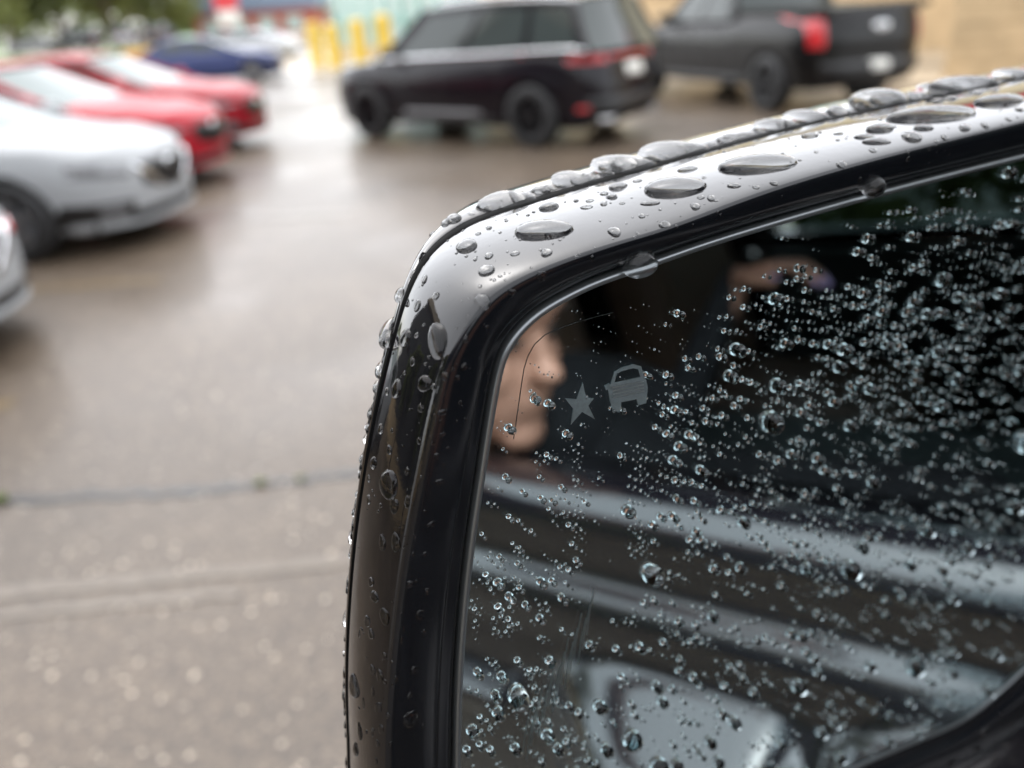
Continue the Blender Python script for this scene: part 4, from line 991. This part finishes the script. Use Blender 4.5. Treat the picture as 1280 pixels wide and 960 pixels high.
TOP = [(678, 288, 74, 26, 6, 'large oval drop on the top rim nearest the corner'), (842, 235, 76, 28, 8, 'large oval drop on the top rim, second from the corner'), (944, 206, 92, 26, 6, 'largest oval drop on the top rim, third from the corner'),
       (1162, 144, 105, 24, 8, 'very long flat drop on the top rim beside the red reflection'), (1250, 127, 62, 20, 5, 'broad white drop on the top rim at the right edge'), (1100, 161, 36, 15, 6, 'mid sized oval drop left of the very long flat one'),
       (584, 308, 30, 17, 14, 'pointed drop on the rounded corner just under the seam'), (608, 338, 20, 16, 20, 'pointed drop on the corner below the larger pointed one'), (686, 259, 24, 14, 10, 'dark drop touching the seam above the first large oval'),
       (1154, 160, 28, 10), (1140, 172, 26, 17, -30), (1079, 171, 24, 8), (1095, 177, 38, 8), (1012, 170, 20, 8), (772, 234, 26, 11, 8), (765, 246, 15, 9), (859, 212, 24, 8), (813, 254, 24, 7), (917, 232, 17, 8), (945, 234, 8, 6), (889, 248, 11, 9), (876, 247, 8, 5), (869, 258, 13, 11, -20), (802, 270, 9, 6), (768, 290, 17, 14, -15), (831, 281, 14, 12, 30), (683, 316, 15, 12), (644, 317, 12, 6, 12), (968, 230, 9, 6), (797, 292, 5, 4), (755, 242, 10, 5), (737, 251, 10, 4), (733, 259, 15, 5), (720, 251, 8, 5), (755, 255, 10, 5), (778, 254, 8, 3), (660, 269, 5, 4), (667, 265, 5, 4), (797, 226, 12, 4),
       (611, 320, 12, 8, 18), (594, 324, 6, 5), (583, 320, 5, 4), (625, 345, 6, 4), (618, 350, 5, 4), (611, 285, 9, 5, 12), (598, 292, 7, 4), (633, 276, 5, 3), (1181, 172, 9, 10), (1171, 177, 5, 6), (1206, 160, 12, 18, -60), (1231, 157, 10, 9), (1260, 149, 6, 8), (1052, 206, 14, 11), (1135, 199, 6, 6), (967, 229, 10, 6), (1091, 188, 9, 7), (1172, 127, 16, 7), (1189, 124, 16, 7), (1222, 117, 16, 5), (1242, 113, 12, 5), (1274, 137, 10, 8),
       (677, 345, 13, 12, 30), (640, 365, 10, 8, 20), (603, 377, 20, 22), (740, 323, 7, 7), (720, 321, 5, 6), (901, 269, 4, 4), (825, 262, 4, 3), (1020, 190, 5, 3), (1000, 200, 6, 3), (905, 190, 5, 3), (1050, 167, 10, 4), (1047, 175, 6, 3), (1025, 166, 5, 4), (880, 222, 6, 3), (700, 300, 4, 3), (650, 300, 4, 3)]
LEFT = [(547, 425, 24, 50, 0, 'tall teardrop on the left rim reflecting white sky and green'), (507, 422, 15, 22, 0, 'round dark drop left of the tall teardrop'), (496, 486, 13, 24, 0, 'teardrop near the left seam below the round dark one'), (531, 479, 17, 23, 0, 'plump drop on the left rim below the tall teardrop'),
        (486, 605, 22, 42, 0, 'large arched drop halfway down the left rim'), (481, 770, 13, 23, 0, 'bright ringed drop low on the left rim'), (443, 857, 13, 29, 0, 'elongated drop at the seam near the bottom'), (513, 898, 16, 26, 0, 'faint large drop on the inner lip near the bottom left'),
        (531, 349, 8, 12), (545, 370, 9, 11), (522, 382, 10, 14), (521, 419, 5, 8), (516, 452, 6, 11), (530, 406, 4, 4), (532, 455, 4, 5), (506, 466, 4, 6), (484, 489, 5, 12), (526, 510, 8, 12), (476, 536, 6, 13), (490, 538, 3, 6), (524, 551, 6, 10), (487, 562, 6, 14), (467, 578, 9, 15), (509, 589, 6, 11), (493, 632, 11, 20), (509, 627, 8, 16), (461, 598, 4, 10), (476, 632, 4, 7), (478, 678, 9, 20), (495, 678, 13, 24), (461, 624, 5, 12), (497, 574, 3, 4),
        (464, 727, 7, 13), (468, 745, 11, 15), (459, 776, 7, 14), (464, 792, 7, 14), (449, 792, 3, 10), (466, 837, 7, 13), (475, 844, 9, 19), (466, 864, 4, 15), (454, 879, 4, 22), (473, 884, 9, 16), (450, 914, 7, 26), (476, 911, 7, 14), (465, 917, 4, 9), (445, 936, 8, 20), (458, 915, 3, 7), (472, 929, 5, 10), (470, 952, 5, 12), (481, 820, 6, 10), (495, 848, 6, 9),
        (556, 470, 8, 13), (580, 458, 8, 9), (572, 472, 6, 7), (542, 483, 8, 9), (553, 515, 11, 8), (575, 503, 4, 5), (583, 523, 6, 4), (553, 543, 7, 6), (560, 560, 5, 4), (546, 570, 6, 9), (550, 602, 10, 8), (539, 655, 9, 8), (531, 639, 4, 4), (516, 692, 5, 5), (531, 692, 6, 6), (582, 424, 8, 10), (609, 409, 5, 6), (577, 376, 3, 3), (585, 395, 4, 4), (571, 410, 3, 3), (512, 730, 10, 9), (534, 739, 7, 9), (525, 768, 9, 15), (502, 800, 5, 9), (530, 790, 6, 8), (518, 837, 9, 11), (512, 869, 6, 8), (485, 894, 6, 9), (488, 930, 4, 6), (529, 907, 5, 8)]
LEFT += [(1252, 893, 10, 8), (1232, 915, 14, 12), (1258, 930, 9, 9), (1222, 935, 12, 8), (1190, 952, 12, 9), (1268, 948, 9, 12), (1243, 950, 8, 7)]
CAPT = [(635, 256, 78, 32, 6, 'big dome drop on the cap above the first corner'), (716, 211, 62, 26, 8, 'dome drop on the cap behind a cluster of small ones'), (780, 205, 92, 30, 8, 'wide low dome drop on the cap, long as two others'), (842, 181, 94, 28, 6, 'widest dome drop on the cap at the middle of the top edge'),
        (778, 190, 40, 14, 8, 'dome drop half hidden behind the wide low one'), (972, 152, 58, 20, 6, 'dome drop on the cap right of the small cluster'), (1012, 139, 64, 20, 6, 'smooth dome drop on the cap under the pickup bumper'), (1102, 118, 80, 30, 4, 'tall dome drop on the cap below the number plate'),
        (1180, 110, 62, 16, 4, 'flat dome drop on the cap at the foot of the stone wall'), (1205, 99, 88, 14, 5, 'long blurred dome drop on the cap far right'), (1270, 92, 54, 16, 5, 'blurred dome drop at the right end of the cap'),
        (646, 234, 26, 14), (677, 233, 22, 14), (684, 239, 17, 8), (686, 226, 18, 9), (727, 231, 30, 9), (817, 204, 22, 9), (814, 191, 20, 8), (865, 189, 20, 8), (906, 173, 20, 11), (917, 165, 28, 10), (932, 171, 24, 9), (1047, 132, 28, 14), (1102, 130, 28, 12), (1120, 127, 24, 10), (1142, 119, 28, 14), (1077, 137, 28, 9), (1045, 141, 20, 8), (567, 274, 22, 13, 14), (560, 285, 14, 12), (572, 282, 10, 8), (587, 281, 18, 8, 14), (546, 297, 9, 11), (541, 311, 6, 8), (532, 316, 7, 10), (700, 232, 8, 5), (745, 221, 10, 5), (760, 222, 14, 5), (890, 182, 12, 5), (950, 166, 12, 5), (985, 158, 14, 5), (664, 245, 12, 5), (610, 266, 10, 6)]
CAPL = [(487, 417, 20, 46, 0, 'big bulging drop outside the left seam, in profile'), (505, 370, 12, 26), (520, 342, 7, 15), (480, 462, 13, 26), (476, 484, 10, 18), (470, 516, 10, 24), (466, 534, 8, 16), (462, 549, 7, 15), (458, 573, 8, 18), (454, 590, 6, 20), (449, 617, 6, 12), (446, 639, 8, 18), (443, 668, 10, 32, 0, 'long bulging drop outside the left seam, lower down'), (440, 692, 8, 16), (434, 770, 10, 36, 0, 'flat long drop in profile at the outer left edge'), (433, 814, 7, 25), (432, 862, 10, 44, 0, 'lowest long drop in profile at the outer left edge'), (436, 914, 6, 16), (436, 735, 6, 14)]
def size_word(L, H): return 'tiny' if L * H < 45 else 'small' if L * H < 130 else 'medium'
ORD = ['first', 'second', 'third', 'fourth', 'fifth', 'sixth', 'seventh', 'eighth', 'ninth', 'tenth', 'eleventh', 'twelfth', 'thirteenth', 'fourteenth', 'fifteenth', 'sixteenth', 'seventeenth', 'eighteenth', 'nineteenth', 'twentieth']
TENS = {20: 'twenty', 30: 'thirty', 40: 'forty', 50: 'fifty'}
def ordinal(n): return ORD[n - 1] if n <= 20 else (TENS[n // 10 * 10] + '-' + ORD[n % 10 - 1] if n % 10 else {30: 'thirtieth', 40: 'fortieth', 50: 'fiftieth'}[n])
def build(lst, tree_, region, capmode=False):
    cnt = {}
    for e in sorted(lst, key=lambda e: e[1] if region in ('left', 'capl') else e[0]):
        x, y, L, H = e[:4]
        if region == 'capl': L, H = L * 1.32, H * 1.1; x += 0
        ang = e[4] if len(e) > 4 else (8 if region != 'left' else 0)
        lab = e[5] if len(e) > 5 else None
        d = pray(x, y)
        if not capmode:
            loc, nor, idx, dist = tree_.ray_cast(EYE, d)
            if loc is None: continue
        else:
            # seam depth along this ray, then the nearest point of the cap behind it
            t = ((MP + mn * ((WS if region == 'capt' else -.015) - .008) - EYE).dot(mn)) / d.dot(mn); loc, nor, idx, dist = tree_.find_nearest(EYE + d * t)
            if loc is None: continue
        if nor.dot(loc - EYE) > 0 and not capmode: nor = -nor
        if capmode:
            q = loc - m2w(float(ctr[0]), float(ctr[1]), WS - .03)
            if nor.dot(q) < 0: nor = -nor
        if lab is None:
            where = {'top': 'on the glossy top rim of the mirror', 'left': 'on the left rim of the mirror', 'capt': 'on the cap along the mirror top', 'capl': 'bulging from the outer left edge of the mirror'}[region]
            sw_ = size_word(L, H); cnt[sw_] = cnt.get(sw_, 0) + 1; side_ = 'from the top' if region in ('left', 'capl') else 'from the left'
            lab = f'{ordinal(cnt[sw_])} {sw_} water drop {side_} {where}'; gr = f'{sw_} drops {where}'
        else: gr = None; lab = lab.replace('dome drop', 'dome water drop') if 'water' not in lab else lab
        add_drop(loc, nor.normalized(), L, H, ang, lab, hfac=.5 if region == 'top' else .5 if region == 'left' else .62 if region == 'capt' else .88, group=gr)
build(TOP, T_front, 'top'); build(LEFT, T_front, 'left'); build(CAPT, T_cap, 'capt', True); build(CAPL, T_cap, 'capl', True)
# two drops hanging from the lip: closed blobs, heavier below
for x, y, L, H, lab in ((801, 330, 42, 36, 'dark drop hanging from the top lip over the glass'), (1092, 233, 26, 28, 'smaller dark drop hanging from the top lip further right')):
    u, v_ = unp(x, y, .0035); P = m2w(u, v_, .0035); pxm = F / (P - EYE).dot(FWD)
    bm = bmesh.new(); bmesh.ops.create_uvsphere(bm, u_segments=20, v_segments=14, radius=1)
    for q in bm.verts:
        k = 1 - .18 * q.co.y; q.co = Vector((q.co.x * L / 2 / pxm * 1.15 * k, q.co.y * H / 2 / pxm, q.co.z * .0032))
    me = bpy.data.meshes.new('water_drop'); bm.to_mesh(me); bm.free(); me.materials.append(WATER); me.polygons.foreach_set('use_smooth', [True] * len(me.polygons))
    o = link(bpy.data.objects.new('water_drop', me)); M_ = Matrix((mu, mv, mn)).transposed().to_4x4(); M_.translation = P; o.matrix_world = M_
    tag(o, lab, 'water drop', WDG); drops.append(o)

# beads on the glass
glass_uv = Gc - oG * .003
def inside(px, py):
    u, v_ = unp(px, py, PANE); n = len(glass_uv); c = False; j = n - 1
    for i in range(n):
        xi, yi = glass_uv[i]; xj, yj = glass_uv[j]
        if (yi > v_) != (yj > v_) and u < (xj - xi) * (v_ - yi) / (yj - yi) + xi: c = not c
        j = i
    return c
beads = []   # (px, py, radius px)
manual = [(640, 538, 8), (712, 545, 7), (675, 506, 4), (690, 509, 4), (668, 492, 3), (636, 600, 6), (688, 572, 5), (700, 577, 4), (657, 618, 5), (680, 626, 6), (640, 650, 5), (652, 655, 4), (668, 668, 4), (606, 672, 4), (628, 700, 5), (783, 512, 5), (812, 471, 6), (838, 471, 6), (850, 497, 6), (780, 573, 5), (838, 545, 7), (866, 546, 8), (846, 578, 9), (905, 448, 6), (879, 448, 5), (896, 500, 5), (985, 425, 7), (1040, 432, 8), (1112, 432, 8), (1128, 434, 7), (978, 496, 8), (958, 538, 7), (1005, 518, 8), (1046, 504, 8), (993, 570, 8), (1034, 590, 8), (1104, 374, 6), (1180, 392, 8), (1256, 400, 7), (1262, 470, 6), (1066, 360, 6), (880, 590, 9), (905, 640, 7), (932, 655, 9), (1010, 620, 7), (1050, 612, 6), (1150, 600, 6), (1190, 520, 7), (1238, 580, 6), (1078, 700, 6), (1030, 700, 6), (1130, 660, 6), (1200, 665, 9), (1230, 680, 8), (1180, 715, 7), (1060, 730, 6), (980, 735, 6), (1000, 860, 12), (1005, 870, 9), (920, 905, 10), (905, 895, 8), (890, 930, 9), (752, 886, 11), (760, 940, 10), (800, 930, 12), (590, 915, 10), (600, 845, 8), (630, 850, 9), (640, 750, 8), (660, 760, 6), (690, 830, 8), (645, 880, 9), (672, 905, 7), (625, 895, 10), (583, 842, 9), (650, 830, 6), (740, 810, 7), (1090, 835, 8), (1155, 820, 9), (1025, 770, 7), (1110, 770, 6), (1180, 760, 6), (1240, 755, 6), (1140, 880, 6), (1080, 880, 6), (1165, 905, 6), (960, 800, 6), (1020, 826, 7), (690, 640, 4), (720, 700, 5), (715, 660, 5), (700, 610, 4), (848, 960, 10), (900, 955, 9), (700, 940, 9), (1045, 905, 8), (945, 868, 8), (870, 850, 8), (830, 880, 9), (780, 850, 7)]
beads += [(x, y, r * .78) for x, y, r in manual]
def dens(x, y):
    top_y = 190 + (1280 - x) * .27
    d_ = 1.0
    if y < top_y + 30: d_ *= .10 if x > 950 else .04
    elif y < top_y + 100: d_ *= .55 if x > 1000 else .28 if x > 850 else .1
    if x < 820 and y < 560: d_ *= .10
    elif x < 720 and y < 690: d_ *= .22
    elif x < 900 and y < 480: d_ *= .3
    if 735 < x < 790 and y < 760: d_ *= .12
    if 690 < x < 800 and 740 < y < 900: d_ *= .45
    if x > 950 and 330 < y < 720: d_ *= 1.5
    if y > 780 and x > 1060: d_ *= .75
    return d_
R2 = random.Random(11); tries = 0; nb_ = 0
while nb_ < 3000 and tries < 60000:
    tries += 1; x = R2.uniform(555, 1300); y = R2.uniform(200, 980)
    if R2.random() > dens(x, y) / 1.5: continue
    k = R2.choice((1, 1, 1, 2, 2, 3)); ang = R_(R2.gauss(-8 if x > 880 else 18, 16)); sp = R2.uniform(8, 13); s0 = R2.lognormvariate(math.log(2.2), .45)
    for i in range(k):
        px_ = x + math.cos(ang) * sp * i + R2.uniform(-3, 3); py_ = y + math.sin(ang) * sp * i + R2.uniform(-3, 3)
        if px_ > 1300 or py_ > 980: continue
        beads.append((px_, py_, s0 * R2.uniform(.65, 1.25) * (1.9 if R2.random() < .06 else 1))); nb_ += 1
for x0 in (722, 728, 790, 798, 804):
    for y in range(560, 700, 9):
        if R2.random() < .7: beads.append((x0 + R2.uniform(-2, 2) + (y - 560) * .02, y + R2.uniform(-3, 3), R2.uniform(1.0, 2.2)))
for k in range(150):
    beads.append((R2.uniform(600, 900), R2.uniform(380, 620), R2.uniform(.5, 1.0)))
good = [b_ for b_ in beads if inside(b_[0], b_[1])]
# drop overlapping ones, bigger first
good.sort(key=lambda b_: -b_[2]); kept = []; grid = {}
for x, y, r in good:
    gx, gy = int(x // 12), int(y // 12); ok = True
    for i in range(-2, 3):
        for j in range(-2, 3):
            for (x2, y2, r2) in grid.get((gx + i, gy + j), ()):
                if (x - x2) ** 2 + (y - y2) ** 2 < ((r + r2) * 1.16) ** 2: ok = False
    if ok: kept.append((x, y, r)); grid.setdefault((gx, gy), []).append((x, y, r))
NIND = max(0, 296 - len(drops)); SV, SF = [], []; HV = [Vector((float(p[0]), float(p[1]))) for p in Gc - oG * .0017]; HF = [list(range(NP))]
gdown = GRAV - mn * GRAV.dot(mn); sdg = math.atan2(gdown.dot(mv), gdown.dot(mu))
for i, (x, y, r) in enumerate(kept):
    u, v_ = unp(x, y, PANE); P = m2w(u, v_, PANE); depth = (P - EYE).dot(FWD); rad = r / (F / depth) * .92
    el = R2.uniform(.95, 1.2)
    big_ = i < NIND
    V, Fc = dome(rad, rad * el, rad * R2.uniform(.95, 1.2), 14 if big_ else 10, 6 if big_ else 5, .25, sdg, .08 if r > 5 else .06, 0.0, R2)
    nb2 = 14 if big_ else 10; o0 = len(HV); HV += [Vector((u + p.x, v_ + p.y)) for p in V[-nb2:]]; HF.append(list(range(o0, o0 + nb2)))
    if big_:
        o = mesh_obj('water_drop', V, Fc, WATER, None, True)
        M_ = Matrix((mu, mv, mn)).transposed().to_4x4(); M_.translation = P; o.matrix_world = M_
        sz = 'larger' if r > 7 else 'mid sized' if r > 5 else 'little'
        gcnt = globals().setdefault('GCNT', {})
        area = 'lower left' if x < 760 and y > 640 else 'left' if x < 800 else 'lower right' if y > 720 else 'right'
        gcnt.setdefault((sz, area), []).append((x, o)); tag(o, 'bead', 'water drop', f'{sz} beads on the {area} glass')
    else:
        off = len(SV); SV += [(u + p.x, v_ + p.y, PANE + p.z) for p in V]; SF += [tuple(k + off for k in q) for q in Fc]
for (sz, area), lst in gcnt.items():
    for k, (x, o) in enumerate(sorted(lst, key=lambda q: q[0])): o['label'] = f'{ordinal(k + 1)} {sz} rain bead from the left, {area} mirror glass'
o = mesh_obj('fine_water_beads', SV, SF, WATER, None, True); o.matrix_world = side_mirror.matrix_world.copy()
tag(o, 'countless fine rain beads scattered over the mirror glass', 'water beads', kind='stuff')
# the front face of the glass, open where a bead sits on it
from mathutils.geometry import delaunay_2d_cdt
cv, ce, cf, ov, oe, of_ = delaunay_2d_cdt(HV, [], HF, 1, 1e-7)
old = pane_o.data; pm = bpy.data.meshes.new('glass_pane'); pm.from_pydata([(p.x, p.y, PANE) for p in cv], [], [f for f, q in zip(cf, of_) if not any(i > 0 for i in q)]); pm.update(); pm.materials.append(PANEM)
if pm.polygons[0].normal.z < 0: pm.flip_normals()
pane_o.data = pm; bpy.data.meshes.remove(old)
# mist of very small drops between the large ones on the housing
FV, FF = [], []; R3 = random.Random(3); made = 0; mwi = side_mirror.matrix_world.inverted()
for _ in range(1400):
    if made > 260: break
    if R3.random() < .55: x, y = R3.uniform(432, 640), R3.uniform(270, 960)
    else: x = R3.uniform(560, 1280); y = 285 - (x - 600) * .27 + R3.uniform(-12, 75)
    loc, nor, idx, dist = T_front.ray_cast(EYE, pray(x, y))
    if loc is None: continue
    if nor.dot(loc - EYE) > 0: nor = -nor
    sz = R3.lognormvariate(math.log(2.6), .4); nor = nor.normalized()
    t1, t2, ax, by, sd2, steep = place(loc, nor, sz, sz * R3.uniform(.8, 1.3), 0)
    V, Fc = dome(ax, by, .55 * min(ax, by), 8, 3, .3 * steep, sd2, .08, .1, R3); o0 = len(FV); made += 1
    FV += [loc + t1 * p.x + t2 * p.y + nor * p.z for p in V]; FF += [tuple(k + o0 for k in q) for q in Fc]
for k in range(110):
    x = R3.uniform(570, 1280); y = float(np.interp(x, [556, 596, 660, 750, 880, 1030, 1250, 1410], [304, 279, 257, 230, 193, 153, 107, 70])) - R3.uniform(4, 17)
    d = pray(x, y); loc, nor, idx, dist = T_cap.ray_cast(EYE, d)
    if loc is None: continue
    if nor.dot(d) > 0: nor = -nor
    sz = R3.lognormvariate(math.log(6), .5); t1, t2, ax, by, sd2, steep = place(loc, nor.normalized(), sz, sz * R3.uniform(.35, .6), 8)
    V, Fc = dome(ax, by, .6 * min(ax, by), 12, 4, .2 * steep, sd2, .09, .12, R3); o0 = len(FV)
    FV += [loc + t1 * p.x + t2 * p.y + nor.normalized() * p.z for p in V]; FF += [tuple(k_ + o0 for k_ in q_) for q_ in Fc]
for k in range(70):
    y = R3.uniform(300, 955); x = float(np.interp(y, [300, 363, 403, 456, 575, 700, 840, 960], [557, 514, 500, 486, 460, 443, 435, 438])) + R3.uniform(-1, 3)
    d = pray(x, y); t = ((MP + mn * -.021 - EYE).dot(mn)) / d.dot(mn); loc, nor, idx, dist = T_cap.find_nearest(EYE + d * t)
    q = loc - m2w(float(ctr[0]), float(ctr[1]), -.05)
    if nor.dot(q) < 0: nor = -nor
    sz = R3.uniform(5, 12); t1, t2, ax, by, sd2, steep = place(loc, nor.normalized(), sz, sz * R3.uniform(1.2, 2), 0)
    V, Fc = dome(ax, by, .5 * min(ax, by), 10, 4, .4 * steep, sd2, .08, .15, R3); o0 = len(FV)
    FV += [loc + t1 * p.x + t2 * p.y + nor.normalized() * p.z for p in V]; FF += [tuple(k_ + o0 for k_ in q_) for q_ in Fc]
o = mesh_obj('fine_water_mist', FV, FF, WATER, None, True); tag(o, 'fine mist of very small drops on the mirror housing', 'water mist', kind='stuff')
print('drops', len(drops), 'beads', len(kept))
